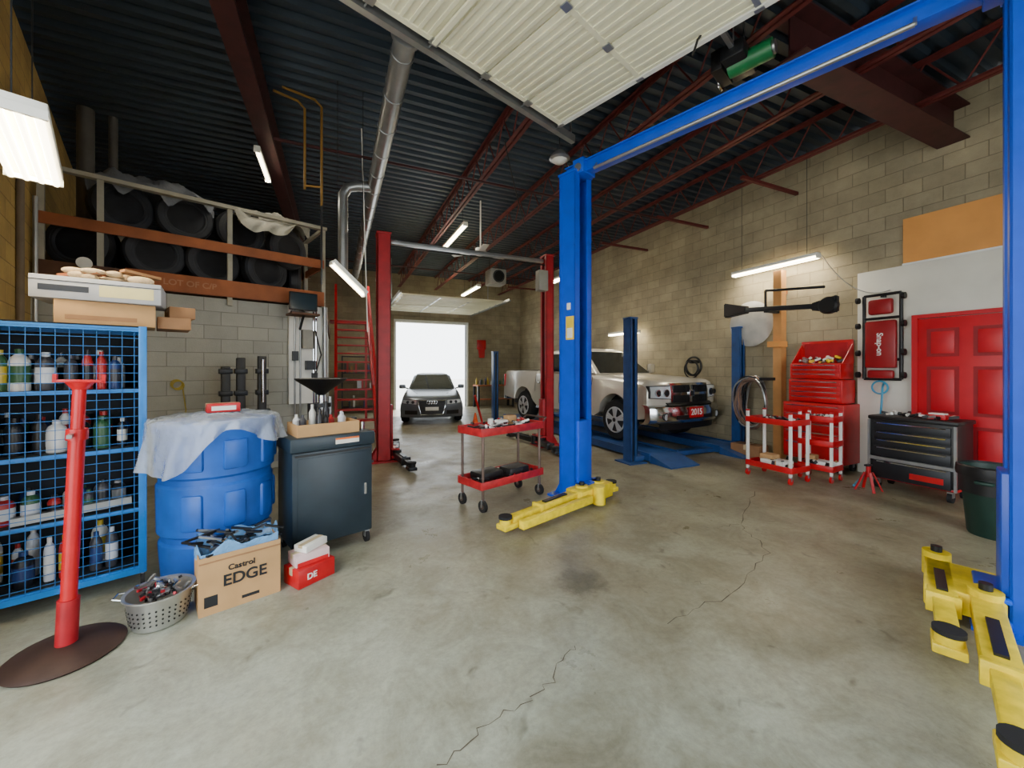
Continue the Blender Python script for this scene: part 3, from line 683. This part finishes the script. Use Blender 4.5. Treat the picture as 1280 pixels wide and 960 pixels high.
for i in range(46):
    p=Vector((random.uniform(-.16,.16),random.uniform(-.09,.09),random.uniform(.33,.46))); q=p+Vector((random.uniform(-.12,.12),random.uniform(-.07,.07),random.uniform(-.03,.05)))
    o.bar(p,q,.02,.012,random.choice((DK,STL,BLK)))
o.tube([(-.2,-.05,.44),(-.26,-.1,.47),(-.3,-.02,.46),(-.1,.05,.47)],.009,BLK)
o.done()
c=carton('parts_box',tuple(AB(3.2,.90)),BZ+.25,(.28,.2,.13),RED); c.text('DE',.06,(-.04,-.102,.065),(0,-1,0),WHT); c.done()
c=carton('parts_box',tuple(AB(3.22,.90,.132)),BZ+.1,(.24,.16,.08),M('box_pinkwhite',(225,195,195),.5)); c.bx(-.11,.11,-.082,-.08,.0,.03,RED); c.done()
c=carton('parts_box',tuple(AB(3.24,.92,.214)),BZ+.5,(.2,.12,.05),WHT); c.done()
o=O('steel_strainer_pot',tuple(CW(-2.20,2.45)),0)
PER=M('perforated_steel',(185,185,180),.3,.8)
o.T=Matrix.Diagonal((.88,.88,.95,1))
o.lathe([(.0,.0),(.135,.0),(.15,.01),(.185,.2),(.2,.205),(.2,.215),(.18,.21),(.145,.015),(0,.012)],(0,0,0),PER,36)
for k in range(4):
    for j in range(32):
        a=2*math.pi*j/32; rr=.153+.03*(.05+k*.03)/.18; z=.05+k*.03; o.cyl((rr*math.cos(a),rr*math.sin(a),z),((rr+.003)*math.cos(a),(rr+.003)*math.sin(a),z),.006,BLK,seg=6)
for s in(-1,1): o.tube([(s*.19,-.05,.2),(s*.24,-.04,.21),(s*.24,.04,.21),(s*.19,.05,.2)],.006,CHR)
for i in range(70):
    a=random.uniform(0,6.28);r=random.uniform(0,.13);p=Vector((r*math.cos(a),r*math.sin(a),random.uniform(.17,.25))); o.bar(p,p+Vector((random.uniform(-.05,.05),random.uniform(-.05,.05),random.uniform(-.02,.03))),.015,.015,random.choice((DK,STL,STL,CHR,BLK,DRED)))
o.done()
o=O('underhoist_jack_stand',tuple(CW(-2.47,2.17)),BZ)
o.lathe([(0,0),(.235,0),(.245,.012),(.23,.025),(.12,.05),(.05,.06),(0,.06)],(0,0,0),M('rusty_base',(62,44,38),.6,.4,.3),40)
T0=o.T; o.T=Matrix.Rotation(R(2),4,'Y')
o.cyl((0,0,.04),(0,0,.3),.045,DRED,seg=20); o.cyl((0,0,.28),(0,0,1.2),.034,RED,seg=20); o.cyl((0,0,1.18),(0,0,1.24),.045,RED,seg=20); o.cyl((0,0,1.2),(0,0,1.5),.018,STL,seg=12); o.cyl((0,0,1.24),(0,0,1.46),.028,RED)
o.bar((-.02,-.03,1.21),(-.02,-.12,1.21),.02,.02,STL)
o.bx(-.1,.1,-.03,.03,1.5,1.515,RED,.003); o.bx(-.1,-.085,-.03,.03,1.5,1.545,RED); o.bx(.085,.1,-.03,.03,1.5,1.545,RED); o.cyl((0,0,1.46),(0,0,1.5),.03,RED,r2=.06)
o.T=T0; o.done()

# ---------- mezzanine
o=O('mezzanine_floor'); WD2=M('dark_timber',(96,66,48),.8,0,.25,scale=3)
p=[AB(7.12,-.95),AB(7.12,2.23),Vector((-.18,8.0,0)),Vector((-.18,FY,0)),Vector((-4.48,FY,0)),Vector((-4.48,10.2,0))]
V=[(q.x,q.y,2.62) for q in p]+[(q.x,q.y,2.84) for q in p]; n=len(p)
o.add(V,[list(range(n))[::-1],[n+i for i in range(n)]]+[[i,(i+1)%n,n+(i+1)%n,n+i] for i in range(n)],WD2); o.done()
o=O('mezzanine_railing',tuple(AB(7.08,0)),BZ)
GR=M('weathered_grey_timber',(166,162,146),.7,0,.15)
for x in(-.9,-.42,.9,2.2): o.bx(x-.03,x+.03,-.03,.03,2.5,3.95,GR)
o.bx(-.95,2.25,-.05,.04,3.92,3.97,GR); o.bx(-.95,2.2,-.06,-.03,3.26,3.4,WOOD,.004); o.bx(-.2,2.2,-.06,-.03,2.62,2.86,WOOD,.004); o.bx(-.95,-.2,-.06,-.03,2.55,2.84,WD2,.004)
o.bar((2.2,0,3.94),(2.2,3,3.94),.05,.05,GR); o.bar((2.2,0,3.33),(2.2,3,3.33),.03,.12,WOOD)
for y in(1,2,3): o.bx(2.17,2.23,y-.03,y+.03,2.5,3.95,GR)
o.cyl((-.55,-.07,2.85),(-.55,-.10,2.85),.07,WHT,seg=20)
o.text('LOT OF C/P',.11,(.45,-.062,2.74),(0,-1,0),M('chalk',(172,122,92),.9))
o.done()
TY=M('tire_rubber',(46,48,54),.7,0,.2)
def tyre(o,T,r=.34,w=.2):
    o.T=T; t=w/2
    o.lathe([(r*.62,-t*.8),(r*.68,-t),(r*.75,-t*.98),(r*.76,-t*1.03),(r*.86,-t*1.02),(r*.93,-t*.95),(r,-t*.6),(r,t*.6),(r*.93,t*.95),(r*.75,t),(r*.62,t*.8),(r*.60,0),(r*.62,-t*.8)],(0,0,0),TY,36,'y')
    for z in(-.4,-.13,.13,.4): o.lathe([(r*1.001,z*t-.008),(r*1.004,z*t),(r*1.001,z*t+.008)],(0,0,0),BLK,36,'y')
    o.T=Matrix.Identity(4)
o=O('stored_tires',tuple(AB(7.5,0)),BZ)
for k,(x,dz,yy,ang) in enumerate(((-.62,0,0,-30),(.08,0,-.02,12),(.74,0,0,8),(1.42,0,-.02,20),(-.25,.6,.1,18),(.42,.62,.1,5),(1.1,.58,.1,12),(1.75,.42,.05,25))):
    T=Matrix.Translation((x,yy,2.84+.34+dz))@Matrix.Rotation(R(ang),4,'Z'); tyre(o,T)
for row in range(2):
    for k in range(9):
        T=Matrix.Translation((-.4+k*.3,.6+row*.75,2.84+.34))@Matrix.Rotation(R(80),4,'Z'); tyre(o,T)
o.done()
def tarp(name,loc,rz,sx,sy,h,col,seed):
    random.seed(seed); m=M('tarp_%d'%seed,col,.8,0,.15,bump=.5)
    o=O(name,loc,rz); n=26;V=[];F=[]
    for i in range(n):
        for j in range(n):
            x=-1+2*i/(n-1);y=-1+2*j/(n-1); e=max(abs(x),abs(y))
            z=h*(1-e**3)+.05*math.sin(x*7+seed)*math.cos(y*6)+.03*math.sin(x*17+y*11)-.12*max(0,e-.75)*(1+math.sin(x*9+y*7))*2
            V.append((x*sx*(1+.05*math.sin(y*8)),y*sy*(1+.05*math.sin(x*9)),z))
    for i in range(n-1):
        for j in range(n-1): F.append([i*n+j,(i+1)*n+j,(i+1)*n+j+1,i*n+j+1])
    o.add(V,F,m); o.done(60)
tarp('grey_tarp',tuple(AB(7.62,.1,4.02)),BZ,.65,.35,.2,(112,116,124),3)
tarp('cream_tarp',tuple(AB(7.55,1.55,3.98)),BZ+.1,.5,.3,.12,(150,148,138),5)
o=O('cream_tarp',tuple(AB(7.0,1.4,0)),BZ); V=[];F=[];n=28;m8=12
for i in range(n):
    for j in range(m8):
        u=i/(n-1);v=j/(m8-1); V.append((-.42+.8*u+.04*math.sin(v*5),-.035*math.sin(u*22+v*3)*v-.02+(.5*(1-v)**4),3.99-v*(.10+.28*math.sin(u*3.1)+.07*math.sin(u*9))))
for i in range(n-1):
    for j in range(m8-1): F.append([i*m8+j,(i+1)*m8+j,(i+1)*m8+j+1,i*m8+j+1])
o.add(V,F,M('tarp_cream',(190,186,170),.8,0,.15,bump=.5)); o.done(60)
random.seed(11)
o=O('vertical_vent_pipe',tuple(AB(8.05,-.62)),0); o.cyl((0,0,2.85),(0,0,CH-.01),.09,M('pipe_grey',(95,92,88),.6,.3)); o.cyl((.25,.1,2.85),(.25,.1,CH-.01),.05,MC['pipe_grey']); o.done()
o=O('service_panel',tuple(AB(7.05,1.95)),BZ)
o.bx(-.28,.28,-.02,.05,1.0,2.60,WHT); o.bx(-.1,.05,-.12,-.02,1.9,2.2,M('grey_box',(150,148,138),.5)); 
o.cyl((.25,-.06,0),(.25,-.06,2.6),.04,STL)
for x in(-.2,-.12,.08,.12): o.cyl((x,-.04,0.0),(x,-.04,2.6),.014,STL if x<0 else CHR,seg=8)
o.bx(.05,.12,-.12,-.03,1.3,1.5,BLK); o.bx(-.05,.08,-.14,-.03,1.55,1.7,DK); o.bx(-.24,-.16,-.1,-.03,1.7,1.85,DK); o.tube([(.1,-.06,2.2),(.18,-.1,1.8),(.1,-.1,1.5),(.15,-.08,1.2)],.012,BLK); o.done()
o=O('wall_monitor',tuple(AB(6.72,1.8)),BZ)
o.box((0,0,2.62),(.40,.05,.28),BLK,.01); o.box((0,-.027,2.62),(.36,.004,.24),M('screen_dark',(30,48,56),.15)); o.cyl((0,.05,2.45),(0,.05,2.6),.02,DK); o.bx(-.2,.2,-.14,.2,2.40,2.43,WD2); o.bar((0,.2,2.2),(0,0,2.4),.03,.03,DK); o.box((-.1,-.06,2.445),(.18,.1,.03),BLK,.005); o.done()
o=O('hydraulic_jack',tuple(AB(6.5,1.0)),BZ)  # black hydraulic jack towers
for x,h in((-.22,1.6),(-.05,1.72),(.2,1.75)):
    o.bx(x-.05,x+.05,-.05,.05,0,h,BLK,.01); o.bx(x-.09,x+.09,-.1,.1,0,.06,BLK,.01); 
    for z in(1.2,1.5): o.bx(x-.075,x+.075,-.06,.06,z,z+.07,DK,.01)
o.bx(-.3,.3,-.04,.04,.9,1.0,DK,.01); o.cyl((.2,-.06,1.1),(.2,-.06,1.7),.02,CHR); o.done()
o=O('extension_cord',tuple(AB(7.08,.30)),BZ)
for k in range(3): o.torus((.01*k,-.02-.012*k,1.36-.01*k),.06,.007,M('cord_yellow',(170,150,50),.5),'y',20,6)
o.tube([(.06,-.03,1.36),(.1,-.03,1.0),(.05,-.03,.5),(.1,-.05,.01)],.007,MC['cord_yellow']); o.done()
o=O('steel_staircase')
n=13;y0=9.0;y1=11.6
for k in range(n):
    y=y0+(y1-y0)*k/(n-1); z=.22*(k+1)*2.84/2.86; o.bx(.02,.8,y,y+.25,z-.035,z,RED)
for x in(.0,.82): o.bar((x,y0-.1,.08),(x,y1+.2,2.84),.06,.26,RED); o.bar((x,y0,1.1),(x,y1+.1,3.85),.06,.06,RED)
for x in(0,.82):
    for k in(0,4,8,12): y=y0+(y1-y0)*k/(n-1); z=.22*(k+1); o.bx(x-.025,x+.025,y,y+.05,z,z+.93,RED)
o.bx(-.15,.86,y1+.2,y1+.9,2.86,2.9,DRED); 
for x in(.0,.82): o.bx(x-.03,x+.03,y1+.8,y1+.86,0,2.86,DRED)
o.done()

# ---------- red service cart in middle (local x=B,y=A)
RC=M('cart_red',(176,34,40),.45,0,.3,scale=12); BR=M('worn_steel_legs',(110,92,84),.45,.6,.3)
o=O('service_cart',tuple(AB(3.54,3.14)),BZ); L,Wc=.98,.44
for z in(.26,.84):
    o.bx(-L/2,L/2,-Wc/2,Wc/2,z,z+.008,RC)
    for s in(-1,1): o.bx(-L/2,L/2,s*Wc/2-.006,s*Wc/2+.006,z-.01,z+.075,RC,.004); o.bx(s*L/2-.006,s*L/2+.006,-Wc/2,Wc/2,z-.01,z+.075,RC,.004)
for x in(-L/2+.04,L/2-.04):
    for y in(-Wc/2+.03,Wc/2-.03): o.cyl((x,y,.12),(x,y,.86),.016,BR,seg=10); o.cyl((x-.016,y,.065),(x+.016,y,.065),.065,RUB,seg=18); o.cyl((x-.018,y,.065),(x+.018,y,.065),.03,BR,seg=12); o.bx(x-.025,x+.025,y-.008,y+.008,.06,.14,STL)
o.tube([(L/2,-.18,.88),(L/2+.1,-.18,.95),(L/2+.1,.18,.95),(L/2,.18,.88)],.011,BR); o.done()
o=O('hand_tools',tuple(AB(3.54,3.14)),BZ)
for zz,nn in((.28,50),(.86,70)):
    for i in range(nn):
        p=Vector((random.uniform(-.42,.38),random.uniform(-.17,.17),zz+random.uniform(0,.07))); q=p+Vector((random.uniform(-.09,.09),random.uniform(-.05,.05),random.uniform(0,.03)))
        o.bar(p,q,.025,.02,random.choice((BLK,DK,STL,WHT,RC,BLK,CHR)))
o.box((.0,.02,.91),(.14,.1,.09),WHT,.01); o.box((.2,.08,.93),(.14,.1,.12),CARD,.01); o.box((-.2,.05,.33),(.34,.24,.10),BLK,.03); o.box((.15,-.05,.335),(.32,.22,.12),BLK,.03); o.cyl((-.1,.1,.85),(-.1,.1,.97),.035,WHT)
o.tube([(-.3,-.1,.9),(-.2,-.2,.93),(-.1,-.12,.9),(.05,-.18,.92)],.008,BLK)
o.done()

# ---------- right wall things
o=O('wall_panel_white'); o.bx(HX-.08,HX-.003,-.6,3.3,0,3.02,M('panel_white',(226,224,212),.6,0,.08,scale=2),.004); o.done()
o=O('plywood_board'); o.bx(HX-.033,HX-.003,-.4,2.79,3.05,3.68,PLY); o.bx(HX-.06,HX-.003,-.4,2.79,3.022,3.05,WHT); o.done()
RD=M('door_red',(200,22,38),.4,0,.06)
o=O('door_1'); xd=HX-.105; o.bx(xd-.03,HX-.084,1.7,2.60,0.01,2.24,RD,.004)
for z0,z1 in((.2,.85),(.98,1.6),(1.73,2.1)):
    for y0,y1 in((1.79,2.09),(2.21,2.51)): 
        o.bx(xd-.032,xd-.029,y0,y1,z0,z1,M('door_red_dark',(150,16,28),.45)); o.bx(xd-.042,xd-.03,y0+.04,y1-.04,z0+.04,z1-.04,RD,.01)
o.sph((xd-.08,1.78,1.0),.035,CHR); o.cyl((xd-.03,1.78,1.0),(xd-.07,1.78,1.0),.015,CHR)
for y in(1.66,2.63): o.bx(xd-.04,HX-.084,y-.03,y+.03,0,2.25,RD)
o.bx(xd-.04,HX-.084,1.63,2.66,2.25,2.30,RD); o.done()
o=O('mechanic_creeper'); xc=HX-.16; CR=M('creeper_vinyl',(150,20,28),.4)
for y in(2.76,3.18): o.cyl((xc,y,1.42),(xc,y,2.64),.022,BLK); 
for z in(1.42,2.64,2.30,1.7): o.cyl((xc,2.76,z),(xc,3.18,z),.02,BLK)
o.box((xc-.04,2.97,1.92),(.06,.36,.68),CR,.03); o.box((xc-.04,2.97,2.46),(.09,.28,.22),CR,.035); o.box((xc-.04,2.97,1.49),(.06,.30,.12),CR,.03)
for y in(2.71,3.23):
    for z in(1.48,1.8,2.2,2.58): o.cyl((xc-.06,y-.018,z),(xc-.06,y+.018,z),.045,BLK,seg=14); o.bx(xc-.06,xc,y-.01,y+.01,z-.01,z+.01,DK)
o.text('Snap-on',.10,(xc-.073,2.97,1.92),(-1,0,0),WHT,up=(0,-1,0)); o.bx(xc,HX-.083,2.95,2.99,2.6,2.65,DK); o.done()
o=O('tool_chest',(6.82,3.70,0),0)
def drawers(o,x,y0,y1,zs,m,hm):
    for z0,z1 in zs: o.bx(x-.018,x+.01,y0+.02,y1-.02,z0+.006,z1-.006,m,.004); o.bx(x-.03,x-.016,y0+.06,y1-.06,z1-.025,z1-.012,hm)
o.box((.24,0,.58),(.44,.86,.9),RED,.01); drawers(o,.02,-.43,.43,((.16,.4),(.4,.58),(.58,.72),(.72,.86),(.86,1.0)),RED,CHR)
for y in(-.36,.36):
    for x in(.07,.4): o.cyl((x,y-.02,.06),(x,y+.02,.06),.06,RUB); o.bx(x-.03,x+.03,y-.02,y+.02,.06,.14,STL)
o.box((.26,0,1.22),(.36,.76,.36),RED,.01); drawers(o,.08,-.38,.38,((1.06,1.14),(1.14,1.22),(1.22,1.3),(1.3,1.38)),RED,CHR)
o.box((.26,0,1.53),(.36,.72,.24),RED,.01); drawers(o,.08,-.36,.36,((1.43,1.5),(1.5,1.57),(1.57,1.64)),RED,CHR)
o.box((.42,0,1.84),(.05,.72,.36),RED,.01); o.bx(.38,.395,-.3,.3,1.7,1.98,DRED); o.text('MasterCraft',.09,(.393,0,1.91),(-1,0,0),WHT)
for s in(-1,1): o.prism([(.12,1.65),(.43,1.65),(.43,1.99)],s*.36-.005,s*.36+.005,RED)
for i in range(26): p=Vector((random.uniform(.12,.32),random.uniform(-.3,.3),1.66+random.uniform(0,.08))); o.bar(p,p+Vector((.02,random.uniform(-.1,.1),.03)),.03,.03,random.choice((DK,STL,WHT,YEL)))
o.done()
o=O('rolling_tool_chest',(6.5,2.42,0),0)
o.box((.25,0,.52),(.46,.8,.78),BLK,.01); 
zs=((.14,.38),(.42,.56),(.56,.66),(.66,.76),(.76,.88))
drawers(o,.02,-.38,.38,zs,DK,CHR); o.bx(-.01,.02,-.4,.4,.38,.42,STL); o.box((.25,0,.93),(.5,.84,.05),BLK,.015)
o.bx(-.003,.012,-.3,-.0,.2,.27,RED); o.box((.25,-.0,.15),(.47,.82,.03),RED,.01)
for y in(-.34,.34):
    for x in(.07,.42): o.cyl((x,y-.02,.06),(x,y+.02,.06),.06,RUB); o.bx(x-.03,x+.03,y-.025,y+.025,.06,.14,STL)
for y in(-.4,.4): o.bx(-.015,.01,y-.012,y+.012,.14,.9,STL)
o.done()
o=O('hand_tools',(6.72,2.42,.957),0)
for i in range(36): p=Vector((random.uniform(-.15,.15),random.uniform(-.35,.35),.015)); o.bar(p,p+Vector((random.uniform(-.08,.08),random.uniform(-.1,.1),.02)),.03,.03,random.choice((DK,STL,WHT,RED,BLK)))
o.box((-.05,-.2,.03),(.12,.16,.06),RED,.005); o.box((-.05,-.2,.065),(.1,.14,.02),WHT)
o.done()
def ucart(loc,rz,sx,sy,full):
    o=O('utility_cart',loc,rz)
    for z in((.16,.80) if full else (.16,.5,.84)):
        o.bx(-sx/2,sx/2,-sy/2,sy/2,z,z+.01,RED)
        for s in(-1,1): o.bx(-sx/2,sx/2,s*sy/2-.006,s*sy/2+.006,z-.01,z+.07,RED,.003); o.bx(s*sx/2-.006,s*sx/2+.006,-sy/2,sy/2,z-.01,z+.07,RED,.003)
    for x in(-sx/2+.02,sx/2-.02):
        for y in(-sy/2+.02,sy/2-.02):
            o.bx(x-.017,x+.017,y-.017,y+.017,.1,.95,WHT,.004); o.cyl((x,y-.012,.045),(x,y+.012,.045),.045,RED,seg=14); o.bx(x-.01,x+.01,y-.02,y+.02,.05,.11,STL); o.bx(x-.02,x+.02,y-.02,y+.02,.95,.97,RED)
    for i in range(26): p=Vector((random.uniform(-sx/3,sx/3),random.uniform(-sy/3,sy/3),.83 if full else .87)); o.bar(p,p+Vector((.02,random.uniform(-.1,.1),.04)),.03,.03,random.choice((DK,STL,WHT,BLK)))
    for i in range(14): p=Vector((random.uniform(-sx/3,sx/3),random.uniform(-sy/3,sy/3),.2)); o.bar(p,p+Vector((.02,random.uniform(-.1,.1),.06)),.04,.04,random.choice((DK,CARD,WHT,BLK)))
    o.box((0,0,.22),(sx*.6,sy*.5,.09),WHT,.01); o.box((0,.1,.3),(sx*.4,sy*.3,.06),CARD,.01)
    o.done()
ucart((5.78,3.58,0),0,.42,.64,True); ucart((6.3,3.3,0),.1,.32,.42,False)
o=O('timber_post'); o.bx(7.1,7.24,4.32,4.46,0,3.3,M('pine',(196,142,84),.7,0,.15,scale=3)); o.bx(7.24,HX-.003,4.36,4.44,2.9,3.0,WOOD); o.bx(7.0,7.24,4.3,4.5,1.95,2.05,PLY); o.done()
o=O('hose_coil'); HG=M('hose_grey_brown',(120,96,84),.6,0,.2)
for k in range(16):
    P=[]
    for i in range(32):
        t=2*math.pi*i/32; P.append((7.0-.014*k+.03*math.sin(3*t+k),4.70+ (.18+.009*k)*math.cos(t),.95+.02*math.sin(k)+(.44+.03*math.sin(k*2.3))*math.sin(t)))
    o.tube(P,.014,random.choice((HG,HG,DK,M('hose_tan',(160,120,96),.6),STL)),seg=6,closed=True)
o.bx(6.75,7.1,4.42,4.48,1.36,1.41,DK); o.done()
c=carton('cardboard_box',(6.75,4.66,0),.1,(.3,.5,.22),CARD2); c.done()
o=O('wheel_alignment_beam'); z=2.52
o.bar((6.85,5.05,z+.14),(6.75,3.42,z),.09,.08,DK,.01); o.hexa([(6.78,4.75,z+.06),(6.92,4.75,z+.06),(6.92,5.2,z+.02),(6.78,5.2,z+.02)],[(6.78,4.75,z+.18),(6.92,4.75,z+.18),(6.92,5.2,z+.30),(6.78,5.2,z+.30)],BLK,.02); o.lathe([(.0,-.06),(.11,-.06),(.13,-.03),(.13,.03),(.11,.06),(0,.06)],(6.75,3.42,z+.0),BLK,24,'x'); o.hexa([(6.70,3.3,z-.12),(6.8,3.3,z-.12),(6.8,3.65,z-.05),(6.7,3.65,z-.05)],[(6.70,3.3,z+.14),(6.8,3.3,z+.14),(6.8,3.65,z+.06),(6.7,3.65,z+.06)],BLK,.02)
o.bx(6.78,7.1,4.35,4.42,z+.02,z+.09,DK); o.bar((6.8,4.4,z+.4),(6.8,3.5,z+.3),.04,.04,BLK,.005); o.bar((6.8,4.4,z+.1),(6.8,4.4,z+.4),.03,.03,BLK); o.done()
o=O('satellite_dish'); o.lathe([(0,-.02),(.2,-.01),(.42,.05),(.43,.06),(.2,.0),(0,-.01)],(7.15,4.95,2.42),M('dish_grey',(196,194,186),.5),36,'x'); o.bx(7.15,HX-.003,4.9,5.0,2.4,2.5,DK); o.done()
o=O('air_hose'); HB=M('hose_blue',(60,150,190),.4)
o.tube([(HX-.1,2.98,1.35),(7.15,2.95,1.3),(7.08,2.93,1.1),(7.1,2.95,.9),(7.12,2.97,.6),(7.05,2.98,.3),(6.9,3.0,.12),(6.65,3.0,.02),(6.3,2.9,.015)],.013,HB); o.torus((7.15,2.98,1.3),.09,.012,HB,'x'); o.done()
o=O('hose_reel'); o.torus((7.2,6.25,1.62),.20,.022,BLK,'x'); o.torus((7.14,6.25,1.58),.16,.016,DK,'x'); o.torus((7.16,6.27,1.55),.19,.014,BLK,'x'); o.cyl((7.1,6.25,1.72),(HX-.003,6.25,1.72),.04,DK)
o.done()
o=O('jack_stand',(6.25,2.72,0),0)
for s in((-1,-1),(1,-1),(1,1),(-1,1)): o.bar((s[0]*.1,s[1]*.1,.006),(s[0]*.03,s[1]*.03,.24),.03,.012,RED)
o.cyl((0,0,.18),(0,0,.32),.025,RED); o.bx(-.05,.05,-.025,.025,.32,.34,DK); o.done()
o=O('trash_bin',(5.66,1.5,0),0); GN=M('bin_green',(18,50,42),.5)
o.lathe([(0,0),(.17,0),(.18,.02),(.225,.6),(.24,.6),(.245,.64),(.225,.64),(.215,.6),(.17,.03),(0,.03)],(0,0,0),GN,32); o.lathe([(.25,.56),(.255,.6),(.25,.65),(.235,.66),(.23,.4)],(0,0,0),BLK,32)
for a in(0,180): o.box((.25*math.cos(R(a)),0,.52),(.05,.12,.03),GN,.01)
o.done()
o=O('ceiling_fan',(2.85,8.0,0)); o.cyl((0,0,4.05),(0,0,CH-.01),.015,WHT); o.lathe([(0,4.0),(.1,4.02),(.13,4.08),(.1,4.16),(0,4.18)],(0,0,0),WHT)
for k in range(3): a=R(120*k+20); o.bar((.1*math.cos(a),.1*math.sin(a),4.07),(.65*math.cos(a),.65*math.sin(a),4.05),.13,.012,WHT,.004)
o.done()
o=O('unit_heater',(4.4,11.0,0)); o.box((0,0,4.3),(.5,.5,.45),M('heater_grey',(150,150,146),.5),.03); o.torus((0,-.26,4.3),.17,.015,DK,'y'); o.cyl((0,-.27,4.3),(0,-.25,4.3),.15,BLK)
for e in(-.2,.2): o.cyl((e,0,4.5),(e,0,CH-.01),.01,DK)
o.done()
o=O('pendant_dome_lamp',tuple(CW(.60,4.95))); o.cyl((0,0,4.3),(0,0,CH-.01),.006,DK); o.lathe([(.1,4.2),(.13,4.22),(.11,4.26),(.05,4.32),(.0,4.34)],(0,0,0),STL); o.lathe([(0,4.16),(.06,4.17),(.1,4.2),(0,4.2)],(0,0,0),WHT); o.done()
o=O('traffic_cone',tuple(CW(-1.05,11.2)),0); OR=M('cone_orange',(235,90,30),.5); o.bx(-.11,.11,-.11,.11,0,.02,OR,.005); o.lathe([(.08,.02),(.02,.3),(.0,.3)],(0,0,0),OR,20); o.lathe([(.056,.13),(.042,.19)],(0,0,0),WHT,20); o.done()
o=O('workbench',(5.9,14.95,0)); o.bx(-.8,.8,-.3,.3,.85,.9,WOOD); 
for x in(-.75,.75):
    for y in(-.25,.25): o.bx(x-.04,x+.04,y-.04,y+.04,0,.85,DK)
o.bx(-.75,.75,-.25,.25,.3,.33,WOOD); o.done()
o=O('assorted_bottles',(5.9,14.95,.902))
for i in range(14): x=-.7+i*.1; h=random.uniform(.15,.35); o.lathe([(.04,0),(.04,h*.7),(.015,h*.85),(.015,h)],(x,random.uniform(-.2,.2),0),random.choice(bm_),12)
o.done()
o=O('work_jacket'); o.bx(5.35,5.75,FY-.07,FY-.003,2.35,2.75,RED,.03); o.hexa([(5.45,FY-.08,2.0),(5.68,FY-.08,2.0),(5.68,FY-.01,2.0),(5.45,FY-.01,2.0)],[(5.4,FY-.08,2.4),(5.7,FY-.08,2.4),(5.7,FY-.01,2.4),(5.4,FY-.01,2.4)],RED,.02); o.done()
o=O('shelving_unit',(.9,14.9,0)); 
for x in(-.7,.7):
    for y in(-.25,.25): o.bx(x-.02,x+.02,y-.02,y+.02,0,2.0,DK)
for z in(.2,.8,1.4,1.98): o.bx(-.72,.72,-.27,.27,z-.015,z+.015,DK)
for i in range(18): z=random.choice((.215,.815,1.415)); h=random.uniform(.15,.4); x=-.6+i*.07; o.bx(x-.03,x+.03,-.1,.1,z,z+h,random.choice(bm_+[CARD]))
o.done()
o=O('floor_jack',tuple(CW(-.55,9.6)),.6); o.bx(-.3,.3,-.12,-.1,.05,.16,BLUE2); o.bx(-.3,.3,.1,.12,.05,.16,BLUE2); o.bar((-.25,0,.12),(.25,0,.2),.1,.05,DK); o.bar((-.25,0,.15),(-.6,0,.95),.035,.035,RED); o.cyl((.25,0,.18),(.25,0,.26),.05,DK)
for x in(-.26,.26):
    for y in(-.14,.14): o.cyl((x,y-.02,.05),(x,y+.02,.05),.05,RUB)
o.done()
def sag(p,q,s,n=14): 
    p=Vector(p);q=Vector(q); return [p.lerp(q,i/n)-Vector((0,0,s*4*(i/n)*(1-i/n))) for i in range(n+1)]
o=O('hanging_cable'); o.tube(sag(CW(-.1,5.2,4.6),CW(.6,7.9,3.85),.35),.008,BLK,6); o.done()
o=O('hanging_cable'); o.tube(sag((7.1,3.7,3.4),(7.25,2.9,2.7),.25),.006,STL,6); o.done()
o=O('hanging_cable'); o.tube(sag(CW(-2.15,5.6,5.0),CW(-2.1,5.7,2.1),.0),.008,WHT,6); o.done()
CK=M('crack_dark',(88,80,68),.9)
o=O('floor_crack')
def crack(pts,wd):
    P=[]
    for i in range(len(pts)-1):
        a=Vector(CW(*pts[i]));b=Vector(CW(*pts[i+1])); n=8
        for k in range(n): 
            q=a.lerp(b,k/n); P.append(q+Vector((random.uniform(-1,1),random.uniform(-1,1),0))*.028)
    P.append(CW(*pts[-1])); V=[];F=[]
    for i,p in enumerate(P):
        d=(P[min(i+1,len(P)-1)]-P[max(i-1,0)]).normalized(); s=Vector((-d.y,d.x,0)); w_=wd*random.uniform(.15,1.1)
        V+=[(p+s*w_).to_tuple()[:2]+(.0012,),(p-s*w_).to_tuple()[:2]+(.0012,)]
    for i in range(len(P)-1): F.append([2*i,2*i+1,2*i+3,2*i+2])
    o.add(V,F,CK)
crack([(3.11,5.0),(2.31,3.97),(2.2,3.37),(1.55,2.76),(.96,2.42)],.0042)
crack([(.38,2.24),(.2,1.98),(-.07,1.76),(-.3,1.56)],.003)
crack([(2.31,3.97),(2.05,3.9)],.003); crack([(1.55,2.76),(1.35,2.9)],.0025)
o.done()
